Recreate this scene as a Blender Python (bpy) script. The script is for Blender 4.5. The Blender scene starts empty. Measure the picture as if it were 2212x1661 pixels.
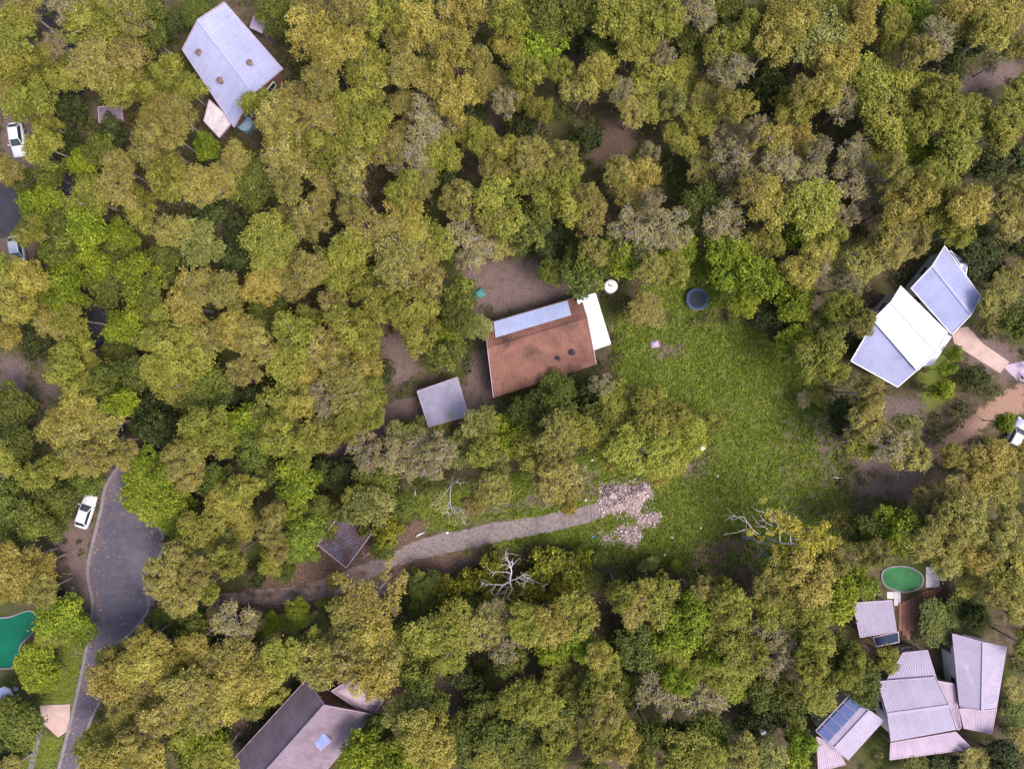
import bpy, math, random
import numpy as np
from mathutils import Vector

# ------------------------------------------------------------------ camera, sky, sun, exposure
scene = bpy.context.scene
CAM_H = 90.0
FRAME_W = 133.0
camd = bpy.data.cameras.new('camera'); cam = bpy.data.objects.new('camera', camd)
scene.collection.objects.link(cam); scene.camera = cam
cam.location = (0, 0, CAM_H); cam.rotation_euler = (0, 0, 0)
camd.sensor_width = 36.0; camd.lens = 36.0 * CAM_H / FRAME_W; camd.clip_start = 1.0; camd.clip_end = 6000.0

SUN_DIR = Vector((0.85, -0.50, 0)).normalized(); SUN_EL = math.radians(58)
world = bpy.data.worlds.new('World'); scene.world = world; world.use_nodes = True
wn = world.node_tree.nodes; wl = world.node_tree.links
for n in list(wn): wn.remove(n)
wo = wn.new('ShaderNodeOutputWorld'); wb = wn.new('ShaderNodeBackground'); sky = wn.new('ShaderNodeTexSky')
sky.sky_type = 'NISHITA'; sky.sun_disc = False; sky.sun_elevation = SUN_EL
sky.sun_rotation = math.atan2(SUN_DIR.x, SUN_DIR.y); sky.air_density = 1.0; sky.dust_density = 5.0; sky.ozone_density = 1.0
wb.inputs['Strength'].default_value = 0.15
wl.new(sky.outputs[0], wb.inputs[0]); wl.new(wb.outputs[0], wo.inputs[0])
sund = bpy.data.lights.new('sun', 'SUN'); sun = bpy.data.objects.new('sun', sund); scene.collection.objects.link(sun)
sund.energy = 1.4; sund.angle = math.radians(22); sund.color = (1.0, 0.93, 0.85)
sdir = Vector((SUN_DIR.x*math.cos(SUN_EL), SUN_DIR.y*math.cos(SUN_EL), math.sin(SUN_EL)))
sun.rotation_euler = (-sdir).to_track_quat('-Z', 'Y').to_euler(); sun.location = sdir*200
scene.view_settings.view_transform = 'Standard'; scene.view_settings.look = 'None'
scene.view_settings.gamma = 1.0; scene.view_settings.exposure = 1.17
scene.render.engine = 'CYCLES'
scene.cycles.max_bounces = 3; scene.cycles.diffuse_bounces = 2; scene.cycles.transmission_bounces = 2; scene.cycles.glossy_bounces = 2
scene.cycles.caustics_reflective = False; scene.cycles.caustics_refractive = False

# ------------------------------------------------------------------ helpers
S = FRAME_W/2212.0                       # metres per plan unit (plan drawn 2212 x 1661)
CU, CV = 1106.0, 830.5
def P(u, v, z=0.0):
    k = S*(CAM_H - z)/CAM_H
    return Vector(((u-CU)*k, (CV-v)*k, z))
C = scene.collection
rng = np.random.default_rng(7); random.seed(7)

def link(name, me, parent=None, mat=None):
    o = bpy.data.objects.new(name, me); C.objects.link(o)
    if parent is not None: o.parent = parent
    if mat is not None and me is not None and not me.materials: me.materials.append(mat)
    return o
def tag(o, label=None, cat=None, group=None, kind=None):
    if label: o['label'] = label
    if cat: o['category'] = cat
    if group: o['group'] = group
    if kind: o['kind'] = kind
    return o
def empty(name, loc=(0, 0, 0), rz=0.0):
    o = bpy.data.objects.new(name, None); C.objects.link(o)
    o.location = loc; o.rotation_euler = (0, 0, rz); o.empty_display_size = 0.3
    return o
def np_mesh(name, V, F, attr=None, smooth=False):
    """V (n,3), F (m,k) same-size faces; attr = {name: per-face floats}"""
    me = bpy.data.meshes.new(name)
    V = np.asarray(V, np.float32); F = np.asarray(F, np.int32); m, k = F.shape
    me.vertices.add(len(V)); me.vertices.foreach_set('co', V.ravel())
    me.loops.add(m*k); me.loops.foreach_set('vertex_index', F.ravel())
    me.polygons.add(m); me.polygons.foreach_set('loop_start', np.arange(0, m*k, k, dtype=np.int32))
    try: me.polygons.foreach_set('loop_total', np.full(m, k, np.int32))
    except Exception: pass
    if smooth: me.polygons.foreach_set('use_smooth', np.ones(m, bool))
    me.update(calc_edges=True)
    if attr:
        for an, av in attr.items():
            a = me.attributes.new(an, 'FLOAT', 'FACE'); a.data.foreach_set('value', np.asarray(av, np.float32))
    return me
class MB:
    def __init__(s): s.v = []; s.f = []
    def add(s, vs, fs):
        b = len(s.v); s.v += [tuple(x) for x in vs]; s.f += [tuple(i+b for i in f) for f in fs]
    def box(s, c, size, ax=None):
        ax = ax or (Vector((1, 0, 0)), Vector((0, 1, 0)), Vector((0, 0, 1)))
        c = Vector(c); hx, hy, hz = [q/2 for q in size]; vs = []
        for i in (-1, 1):
            for j in (-1, 1):
                for k in (-1, 1): vs.append(c+ax[0]*hx*i+ax[1]*hy*j+ax[2]*hz*k)
        s.add(vs, [(0, 1, 3, 2), (4, 6, 7, 5), (0, 4, 5, 1), (2, 3, 7, 6), (0, 2, 6, 4), (1, 5, 7, 3)])
    def bar(s, a, b, w, h):
        a = Vector(a); b = Vector(b); d = b-a; L = d.length; x = d.normalized()
        up = Vector((0, 0, 1)) if abs(x.z) < .95 else Vector((1, 0, 0))
        y = up.cross(x).normalized(); z = x.cross(y)
        s.box((a+b)/2, (L, w, h), (x, y, z))
    def tube(s, pts, rad, n=6, cap=True):
        pts = [Vector(p) for p in pts]; b = len(s.v)
        for i, p in enumerate(pts):
            d = (pts[min(i+1, len(pts)-1)]-pts[max(i-1, 0)]).normalized()
            up = Vector((0, 0, 1)) if abs(d.z) < .9 else Vector((1, 0, 0))
            x = up.cross(d).normalized(); y = d.cross(x)
            for k in range(n):
                a = 2*math.pi*k/n; s.v.append(tuple(p+(x*math.cos(a)+y*math.sin(a))*rad[i]))
        for i in range(len(pts)-1):
            for k in range(n):
                s.f.append((b+i*n+k, b+i*n+(k+1) % n, b+(i+1)*n+(k+1) % n, b+(i+1)*n+k))
        if cap:
            s.f.append(tuple(b+k for k in reversed(range(n)))); s.f.append(tuple(b+(len(pts)-1)*n+k for k in range(n)))
    def prism(s, poly, z0, z1):
        n = len(poly); vs = [(p[0], p[1], z0) for p in poly]+[(p[0], p[1], z1) for p in poly]
        s.add(vs, [tuple(reversed(range(n))), tuple(range(n, 2*n))]+[(i, (i+1) % n, n+(i+1) % n, n+i) for i in range(n)])
    def mesh(s, name, smooth=False):
        me = bpy.data.meshes.new(name); me.from_pydata(s.v, [], s.f)
        if smooth: me.polygons.foreach_set('use_smooth', np.ones(len(s.f), bool))
        me.update(); return me
    def build(s, name, mat, parent=None, smooth=False):
        return link(name, s.mesh(name, smooth), parent, mat)
def ccw(poly):
    a = sum(poly[i][0]*poly[(i+1) % len(poly)][1]-poly[(i+1) % len(poly)][0]*poly[i][1] for i in range(len(poly)))
    return list(poly) if a > 0 else list(reversed(poly))
def smooth_line(pts, n=6):
    """Catmull-Rom through tuples"""
    pts = [np.array(p, float) for p in pts]; out = []
    for i in range(len(pts)-1):
        p0 = pts[max(i-1, 0)]; p1 = pts[i]; p2 = pts[i+1]; p3 = pts[min(i+2, len(pts)-1)]
        for k in range(n):
            t = k/n
            out.append(.5*(2*p1+(p2-p0)*t+(2*p0-5*p1+4*p2-p3)*t*t+(3*p1-p0-3*p2+p3)*t**3))
    out.append(pts[-1]); return out
def smooth_loop(pts, n=5):
    m = len(pts); q = [pts[-1]]+list(pts)+[pts[0], pts[1]]
    return smooth_line(q, n)[n:n*(m+1)]

# ------------------------------------------------------------------ materials
def mat_new(name):
    m = bpy.data.materials.new(name); m.use_nodes = True
    nt = m.node_tree; nt.nodes.clear()
    out = nt.nodes.new('ShaderNodeOutputMaterial'); return m, nt, out
def ramp(nt, fac, stops):
    r = nt.nodes.new('ShaderNodeValToRGB'); e = r.color_ramp.elements
    while len(e) < len(stops): e.new(.5)
    for i, (p, c) in enumerate(stops): e[i].position = p; e[i].color = (*c, 1)
    if fac is not None: nt.links.new(fac, r.inputs[0])
    return r
def noise(nt, scale, detail=4, rough=.6, coord=None):
    n = nt.nodes.new('ShaderNodeTexNoise'); n.inputs['Scale'].default_value = scale
    n.inputs['Detail'].default_value = detail; n.inputs['Roughness'].default_value = rough
    if coord is not None: nt.links.new(coord, n.inputs['Vector'])
    return n
def mixc(nt, fac, a, b, mode='MIX'):
    m = nt.nodes.new('ShaderNodeMix'); m.data_type = 'RGBA'; m.blend_type = mode
    for sock, val in ((m.inputs[0], fac), (m.inputs[6], a), (m.inputs[7], b)):
        if isinstance(val, (int, float)): sock.default_value = val
        elif isinstance(val, tuple): sock.default_value = (*val, 1)
        else: nt.links.new(val, sock)
    return m.outputs[2]
def mathn(nt, op, a, b=None, clamp=False):
    m = nt.nodes.new('ShaderNodeMath'); m.operation = op; m.use_clamp = clamp
    for i, val in enumerate((a, b)):
        if val is None: continue
        if isinstance(val, (int, float)): m.inputs[i].default_value = val
        else: nt.links.new(val, m.inputs[i])
    return m.outputs[0]
def surf(name, stops, scale=2.0, rough=.8, bump=.2, bscale=12, metallic=0., detail=6, stretch=None, objvar=0., spec=.3, stain=None):
    m, nt, out = mat_new(name); b = nt.nodes.new('ShaderNodeBsdfPrincipled')
    tc = nt.nodes.new('ShaderNodeTexCoord'); co = tc.outputs['Object']
    if stretch:
        mp = nt.nodes.new('ShaderNodeMapping'); mp.inputs['Scale'].default_value = stretch
        nt.links.new(co, mp.inputs[0]); co = mp.outputs[0]
    n = noise(nt, scale, detail, .65, co); col = ramp(nt, n.outputs[0], stops).outputs[0]
    if stain:
        n3 = noise(nt, stain[1], 5, .6, co); r3 = ramp(nt, n3.outputs[0], [(stain[2], (0, 0, 0)), (stain[3], (1, 1, 1))])
        col = mixc(nt, r3.outputs[0], col, stain[0])
    if objvar:
        oi = nt.nodes.new('ShaderNodeObjectInfo'); h = nt.nodes.new('ShaderNodeHueSaturation')
        mr = nt.nodes.new('ShaderNodeMapRange'); mr.inputs[3].default_value = 1-objvar; mr.inputs[4].default_value = 1+objvar
        nt.links.new(oi.outputs['Random'], mr.inputs[0]); nt.links.new(mr.outputs[0], h.inputs['Value']); nt.links.new(col, h.inputs['Color'])
        col = h.outputs[0]
    nt.links.new(col, b.inputs['Base Color']); b.inputs['Roughness'].default_value = rough; b.inputs['Metallic'].default_value = metallic
    b.inputs['Specular IOR Level'].default_value = spec
    if bump:
        n2 = noise(nt, bscale, 5, .6, co); bp = nt.nodes.new('ShaderNodeBump'); bp.inputs['Strength'].default_value = bump
        bp.inputs['Distance'].default_value = .05
        nt.links.new(n2.outputs[0], bp.inputs['Height']); nt.links.new(bp.outputs[0], b.inputs['Normal'])
    nt.links.new(b.outputs[0], out.inputs[0]); return m
def leafmat(name, c0, c1, c2, transl=.3, hue=.010, val=.16):
    """c0..c2 : ramp over the leaf's own tone"""
    m, nt, out = mat_new(name)
    at = nt.nodes.new('ShaderNodeAttribute'); at.attribute_name = 'leaf'
    oi = nt.nodes.new('ShaderNodeObjectInfo')
    col = ramp(nt, at.outputs['Fac'], [(0, c0), (.55, c1), (1, c2)]).outputs[0]
    h = nt.nodes.new('ShaderNodeHueSaturation'); nt.links.new(col, h.inputs['Color'])
    mr = nt.nodes.new('ShaderNodeMapRange'); mr.inputs[3].default_value = .5-hue; mr.inputs[4].default_value = .5+hue
    nt.links.new(oi.outputs['Random'], mr.inputs[0]); nt.links.new(mr.outputs[0], h.inputs['Hue'])
    r2 = mathn(nt, 'FRACT', mathn(nt, 'MULTIPLY', oi.outputs['Random'], 17.3))
    mv = nt.nodes.new('ShaderNodeMapRange'); mv.inputs[3].default_value = 1-val; mv.inputs[4].default_value = 1+val
    nt.links.new(r2, mv.inputs[0]); nt.links.new(mv.outputs[0], h.inputs['Value'])
    d = nt.nodes.new('ShaderNodeBsdfPrincipled'); d.inputs['Roughness'].default_value = .6; d.inputs['Specular IOR Level'].default_value = .25
    t = nt.nodes.new('ShaderNodeBsdfTranslucent'); mx = nt.nodes.new('ShaderNodeMixShader'); mx.inputs[0].default_value = transl
    nt.links.new(h.outputs[0], d.inputs['Base Color']); nt.links.new(h.outputs[0], t.inputs['Color'])
    nt.links.new(d.outputs[0], mx.inputs[1]); nt.links.new(t.outputs[0], mx.inputs[2]); nt.links.new(mx.outputs[0], out.inputs[0])
    return m
M = {}
M['o'] = leafmat('leaf_olive', (.105, .094, .020), (.235, .208, .046), (.37, .32, .095))
M['y'] = leafmat('leaf_gold', (.12, .104, .018), (.29, .245, .046), (.44, .375, .10))
M['l'] = leafmat('leaf_yellow_green', (.085, .09, .014), (.205, .205, .028), (.34, .325, .065))
M['g'] = leafmat('leaf_green', (.038, .052, .010), (.10, .12, .018), (.20, .215, .035))
M['b'] = leafmat('leaf_bright_green', (.06, .09, .006), (.165, .215, .012), (.31, .34, .03))
M['d'] = leafmat('leaf_dark_green', (.018, .026, .008), (.045, .06, .014), (.09, .11, .025))
M['s'] = leafmat('leaf_grey_olive', (.12, .105, .04), (.24, .21, .085), (.38, .33, .155))
M['c'] = leafmat('leaf_lime', (.06, .085, .008), (.18, .235, .022), (.34, .39, .06))
M['p'] = leafmat('leaf_pale_green', (.075, .085, .02), (.20, .21, .05), (.34, .34, .12))
M['t'] = leafmat('leaf_tuft_yellow', (.13, .11, .012), (.34, .29, .032), (.52, .46, .08))
M['L'] = leafmat('leaf_fresh_yellow_green', (.11, .12, .014), (.31, .32, .042), (.50, .49, .11))
M['k'] = leafmat('leaf_broad_yellow_green', (.022, .028, .004), (.15, .155, .010), (.36, .34, .03))
M['undergrowth'] = leafmat('leaf_undergrowth', (.035, .04, .012), (.10, .10, .03), (.19, .17, .06))
M['grass'] = leafmat('leaf_ground_cover', (.05, .065, .008), (.135, .185, .014), (.25, .29, .03))
M['litter'] = leafmat('leaf_fallen', (.10, .045, .03), (.26, .13, .06), (.42, .28, .16), transl=.05)
M['bark'] = surf('bark_pale', [(.25, (.13, .10, .095)), (.55, (.24, .20, .19)), (.8, (.38, .33, .32))], 3, .85, .4, 20)
M['bark_grey'] = surf('bark_grey_limbs', [(.25, (.20, .16, .16)), (.55, (.36, .30, .31)), (.8, (.50, .44, .45))], 3, .85, .4, 20)
M['bark_dark'] = surf('bark_brown', [(.3, (.07, .045, .035)), (.7, (.20, .145, .12))], 3, .9, .4, 20)
M['bark_dead'] = surf('bark_bleached', [(.25, (.30, .26, .28)), (.6, (.48, .44, .46)), (.85, (.62, .59, .61))], 3, .8, .3, 20)
M['asphalt'] = surf('asphalt_worn', [(.3, (.050, .046, .068)), (.7, (.080, .073, .10))], 1.4, .9, .3, 60, detail=10, stain=((.105, .095, .115), .22, .48, .72))
M['asphalt_dark'] = surf('asphalt_dark', [(.3, (.018, .017, .026)), (.7, (.035, .032, .045))], .6, .9, .3, 60)
M['kerb'] = surf('kerb_concrete', [(.3, (.115, .10, .125)), (.7, (.19, .17, .19))], 1.5, .9, .3, 30)
M['slab'] = surf('driveway_concrete', [(.25, (.085, .070, .070)), (.5, (.165, .138, .140)), (.75, (.27, .232, .235))], 2.6, .9, .8, 25, detail=12, stain=((.095, .065, .06), .5, .52, .78))
M['slab_litter'] = surf('driveway_littered', [(.25, (.10, .075, .07)), (.55, (.19, .148, .14)), (.8, (.29, .235, .225))], 2.6, .95, .8, 25, detail=10, stain=((.075, .04, .03), .6, .45, .65))
M['white_roof'] = surf('roof_lavender_white', [(.3, (.24, .25, .40)), (.7, (.31, .32, .47))], .25, .75, .05, 6, objvar=.03, spec=.12, stain=((.22, .21, .30), .7, .56, .85))
M['bright_roof'] = surf('roof_bright_white', [(.3, (.55, .57, .66)), (.7, (.64, .66, .73))], .3, .75, .05, 6, objvar=.02, spec=.12, stain=((.40, .40, .44), .7, .56, .85))
M['silver_roof'] = surf('roof_silver', [(.3, (.24, .26, .42)), (.7, (.31, .33, .50))], .3, .75, .05, 6, objvar=.03, spec=.12, stain=((.24, .24, .34), .7, .56, .85))
M['grey_roof'] = surf('roof_grey_lavender', [(.3, (.19, .18, .26)), (.7, (.26, .25, .33))], .4, .75, .05, 6, objvar=.05, spec=.12, stain=((.13, .12, .15), .7, .56, .85))
M['pink_roof'] = surf('roof_pinkish_white', [(.3, (.25, .22, .305)), (.7, (.31, .275, .365))], .3, .75, .05, 6, objvar=.03, spec=.12, stain=((.26, .22, .29), .7, .56, .85))
M['mauve_roof'] = surf('roof_mauve', [(.3, (.25, .19, .27)), (.7, (.33, .26, .34))], .4, .55, .05, 6, objvar=.05)
M['brown_roof'] = surf('roof_mauve_brown', [(.3, (.14, .105, .14)), (.7, (.20, .155, .195))], .5, .65, .1, 6, objvar=.06, stain=((.09, .06, .09), .7, .56, .85))
M['terracotta'] = surf('roof_terracotta', [(.25, (.10, .045, .035)), (.5, (.155, .072, .055)), (.8, (.215, .105, .080))], .5, .85, .3, 12, stain=((.06, .032, .026), .3, .50, .68))
M['patio_roof'] = surf('roof_polycarbonate', [(.3, (.29, .33, .50)), (.7, (.37, .41, .58))], .5, .35, .05, 6, objvar=.03)
M['wall'] = surf('wall_render_tan', [(.3, (.20, .15, .12)), (.7, (.28, .22, .18))], 1, .9, .2, 20)
M['wall_brick'] = surf('wall_brick_brown', [(.3, (.11, .055, .045)), (.7, (.17, .09, .07))], 4, .9, .3, 20)
M['wall_white'] = surf('wall_white', [(.3, (.50, .46, .48)), (.7, (.62, .58, .60))], 1, .9, .1, 20)
M['trim'] = surf('trim_mauve', [(.3, (.25, .18, .24)), (.7, (.36, .27, .33))], 2, .6, .1, 10)
M['trim_white'] = surf('trim_white', [(.3, (.60, .60, .66)), (.7, (.70, .70, .75))], 2, .5, .05, 10)
M['glass'] = surf('window_glass', [(.3, (.02, .025, .03)), (.7, (.04, .05, .06))], 1, .08, 0, spec=.6)
M['skylight'] = surf('skylight_blue', [(.35, (.08, .12, .28)), (.65, (.20, .25, .42))], .9, .5, 0, spec=.3)
M['solar'] = surf('solar_panel_blue', [(.3, (.03, .05, .16)), (.7, (.05, .08, .22))], 2, .2, 0, spec=.5)
M['door'] = surf('door_paint', [(.3, (.10, .06, .05)), (.7, (.15, .09, .07))], 2, .6, .1, 10)
M['metal'] = surf('metal_dull', [(.3, (.25, .25, .27)), (.7, (.36, .36, .38))], 4, .45, .05, 20, metallic=.6)
M['car_white'] = surf('car_paint_white', [(.3, (.48, .49, .53)), (.7, (.54, .55, .58))], 1, .25, 0, spec=.6)
M['car_silver'] = surf('car_paint_silver', [(.3, (.30, .32, .37)), (.7, (.35, .37, .42))], 1, .3, 0, spec=.6, metallic=.3)
M['tyre'] = surf('tyre_rubber', [(.3, (.015, .015, .015)), (.7, (.03, .03, .03))], 5, .9, .1)
M['lamp'] = surf('car_lamp', [(.3, (.55, .55, .55)), (.7, (.7, .7, .7))], 5, .1, 0, spec=.6)
M['red_lamp'] = surf('car_tail_lamp', [(.3, (.3, .01, .01)), (.7, (.4, .02, .02))], 5, .15, 0)
M['pool_water'] = surf('pool_water_teal', [(.3, (.001, .065, .035)), (.7, (.003, .10, .053))], .4, .25, .15, 3, spec=.3)
M['pool_water_green'] = surf('pool_water_green', [(.3, (.012, .075, .026)), (.6, (.028, .125, .05)), (.8, (.06, .18, .085))], .45, .6, .2, 3, spec=.08)
M['paving'] = surf('paving_pale', [(.3, (.36, .32, .36)), (.7, (.50, .46, .50))], 1.2, .85, .2, 20, objvar=.08)
M['paving_pink'] = surf('paving_pink_concrete', [(.3, (.30, .21, .19)), (.7, (.40, .295, .27))], .8, .9, .2, 25, objvar=.05)
M['deck'] = surf('deck_redbrown', [(.3, (.13, .055, .04)), (.7, (.21, .10, .075))], 2, .8, .2, 15, stretch=(1, 6, 1), objvar=.15)
M['navy'] = surf('navy_cloth', [(.3, (.008, .018, .045)), (.7, (.016, .035, .08))], 3, .8, .2, 10)
M['tramp_mat'] = surf('trampoline_mat', [(.3, (.012, .014, .028)), (.7, (.02, .022, .04))], 4, .8, .2, 40)
M['tramp_pad'] = surf('trampoline_pad_blue', [(.3, (.010, .03, .085)), (.7, (.02, .05, .13))], 2, .6, .1, 10)
M['tank_white'] = surf('tank_white', [(.3, (.60, .64, .68)), (.7, (.70, .73, .76))], 1, .5, .05)
M['tank_blue'] = surf('tank_blue', [(.3, (.14, .22, .30)), (.7, (.22, .31, .40))], 1, .5, .05)
M['teal'] = surf('tarp_teal', [(.3, (.03, .13, .15)), (.7, (.06, .20, .22))], 2, .6, .2)
M['blue'] = surf('tarp_blue', [(.3, (.02, .16, .45)), (.7, (.04, .24, .60))], 2, .5, .2)
M['canvas'] = surf('canvas_lavender', [(.3, (.42, .42, .60)), (.7, (.52, .52, .68))], 2, .8, .1)
M['rubble'] = surf('rubble_pink', [(.2, (.14, .08, .08)), (.45, (.26, .175, .18)), (.65, (.34, .26, .29)), (.85, (.45, .38, .42))], 1.6, .9, .6, 14, detail=10)
M['log'] = surf('log_weathered', [(.3, (.24, .17, .16)), (.7, (.42, .33, .33))], 2, .9, .4, 16)

def rubble_chip():
    m, nt, out = mat_new('rubble_chips'); b = nt.nodes.new('ShaderNodeBsdfPrincipled'); b.inputs['Roughness'].default_value = .9
    at = nt.nodes.new('ShaderNodeAttribute'); at.attribute_name = 'leaf'
    r = ramp(nt, at.outputs['Fac'], [(0, (.06, .035, .032)), (.25, (.20, .13, .115)), (.55, (.28, .21, .215)), (.8, (.37, .31, .33)), (1, (.60, .56, .58))])
    nt.links.new(r.outputs[0], b.inputs['Base Color']); nt.links.new(b.outputs[0], out.inputs[0]); return m
M['chips'] = rubble_chip()
def rust_mat():
    m, nt, out = mat_new('roof_rusty_corrugated'); b = nt.nodes.new('ShaderNodeBsdfPrincipled'); b.inputs['Roughness'].default_value = .7
    tc = nt.nodes.new('ShaderNodeTexCoord')
    n1 = noise(nt, .75, 6, .65, tc.outputs['Object']); n2 = noise(nt, 5, 5, .6, tc.outputs['Object'])
    rust = ramp(nt, n2.outputs[0], [(.3, (.055, .030, .032)), (.6, (.13, .072, .072)), (.8, (.22, .12, .09))]).outputs[0]
    zinc = ramp(nt, n2.outputs[0], [(.3, (.11, .12, .20)), (.7, (.23, .25, .37))]).outputs[0]
    f = ramp(nt, n1.outputs[0], [(.42, (0, 0, 0)), (.62, (1, 1, 1))]).outputs[0]
    nt.links.new(mixc(nt, f, rust, zinc), b.inputs['Base Color']); nt.links.new(b.outputs[0], out.inputs[0]); return m
M['rust'] = rust_mat()

M['valley'] = surf('roof_valley_dirt', [(.35, (.025, .014, .014)), (.6, (.06, .032, .028)), (.8, (.14, .075, .05))], 2.5, .9, .2, 20)

# ------------------------------------------------------------------ ground zones (plan units)
def inside(poly, U, V):
    r = np.zeros(U.shape, bool); n = len(poly); j = n-1
    for i in range(n):
        xi, yi = poly[i]; xj, yj = poly[j]
        c = ((yi > V) != (yj > V)) & (U < (xj-xi)*(V-yi)/((yj-yi) or 1e-9)+xi); r ^= c; j = i
    return r
def seg_dist(poly, U, V, closed=True):
    d = np.full(U.shape, 1e9); n = len(poly)
    for i in range(n if closed else n-1):
        ax, ay = poly[i]; bx, by = poly[(i+1) % n]; dx, dy = bx-ax, by-ay
        t = np.clip(((U-ax)*dx+(V-ay)*dy)/(dx*dx+dy*dy+1e-9), 0, 1)
        d = np.minimum(d, np.hypot(U-ax-t*dx, V-ay-t*dy))
    return d
def soft(poly, U, V, w=14.):
    d = seg_dist(poly, U, V); s = np.where(inside(poly, U, V), d, -d); return np.clip(.5+s/(2*w), 0, 1)
def strip(line, half, U, V, w=8.):
    return np.clip(.5+(half-seg_dist(line, U, V, False))/(2*w), 0, 1)
GRASS = [
 [(880,1070),(1000,1055),(1160,1015),(1540,890),(1780,835),(1800,960),(1850,1180),(1640,1215),(1480,1225),(1300,1205),(1190,1170),(1060,1185),(960,1190),(1090,1120),(920,1150)],
 [(1330,690),(1480,700),(1590,690),(1700,730),(1770,835),(1540,895),(1360,900),(1330,800)],
 [(1420,560),(1560,540),(1600,640),(1480,700),(1390,640)],
 [(60,1460),(160,1350),(185,1400),(150,1560),(90,1520)], [(40,1661),(60,1590),(140,1590),(120,1661)],
 [(560,1245),(700,1200),(720,1235),(560,1275)], [(1990,730),(2040,760),(2060,850),(1990,900)]]
MAUVE = [
 ([(1660,880),(1790,880),(1840,1130),(1700,1160),(1660,1040)], .42), ([(1735,900),(1800,880),(1830,1060),(1770,1080)], .62),
 ([(1800,850),(1990,850),(2040,980),(1960,1080),(1850,1080),(1830,950)], .7), ([(1300,900),(1760,860),(1840,1180),(1400,1225)], .10),
 [(990,560),(1240,560),(1250,640),(1060,690),(1000,640)], [(820,720),(900,700),(910,800),(860,860),(830,800)],
 [(1000,780),(1050,740),(1075,880),(1010,905)], ([(900,1090),(1130,1060),(1300,1000),(1310,1085),(1000,1140)], .62), [(1470,1000),(1540,960),(1550,1010),(1470,1040)],
 [(100,1130),(190,1110),(205,1300),(170,1420),(140,1290)], [(0,240),(80,240),(80,420),(30,400),(0,390)], [(0,760),(70,780),(60,850),(0,860)],
 [(0,520),(75,500),(80,600),(0,600)], [(80,820),(140,820),(130,870),(80,860)],
 [(2040,170),(2212,120),(2212,180),(2060,210)], [(2060,680),(2200,760),(2212,830),(2100,800)], [(540,20),(600,30),(590,110),(560,90)],
 [(1420,730),(1480,730),(1470,780),(1410,775)], [(840,1140),(920,1120),(930,1160),(860,1180)], [(200,225),(270,225),(265,280),(200,270)]]
SALMON = [[(2212,825),(2150,860),(2050,935),(1985,985),(2035,1000),(2110,940),(2150,900),(2212,890)]]
LITTER = [[(540,1230),(680,1195),(870,1130),(930,1120),(900,1180),(1060,1180),(1020,1235),(960,1250),(880,1250),(820,1300),(640,1320),(520,1310)],
 [(1500,1165),(1620,1150),(1640,1210),(1490,1225)], [(1000,170),(1130,250),(1000,330)], [(1300,260),(1370,255),(1385,310),(1300,370),(1275,345)], [(600,1640),(700,1400),(1000,1420),(980,1600)]]
TRACK_C = [(730,985),(800,930),(870,885),(930,880),(1040,850)]
def zones(U, V):
    z = {}
    g = np.zeros(U.shape)
    for p in GRASS: g = np.maximum(g, soft(p, U, V, 22))
    m = np.zeros(U.shape)
    for p in MAUVE:
        p, w = p if isinstance(p, tuple) else (p, .85)
        m = np.maximum(m, w*soft(p, U, V, 26))
    m = np.maximum(m, strip(TRACK_C, 26, U, V))
    s = np.zeros(U.shape)
    for p in SALMON: s = np.maximum(s, soft(p, U, V, 16))
    l = np.zeros(U.shape)
    for p in LITTER: l = np.maximum(l, soft(p, U, V, 18))
    return g, m, s, l

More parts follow.
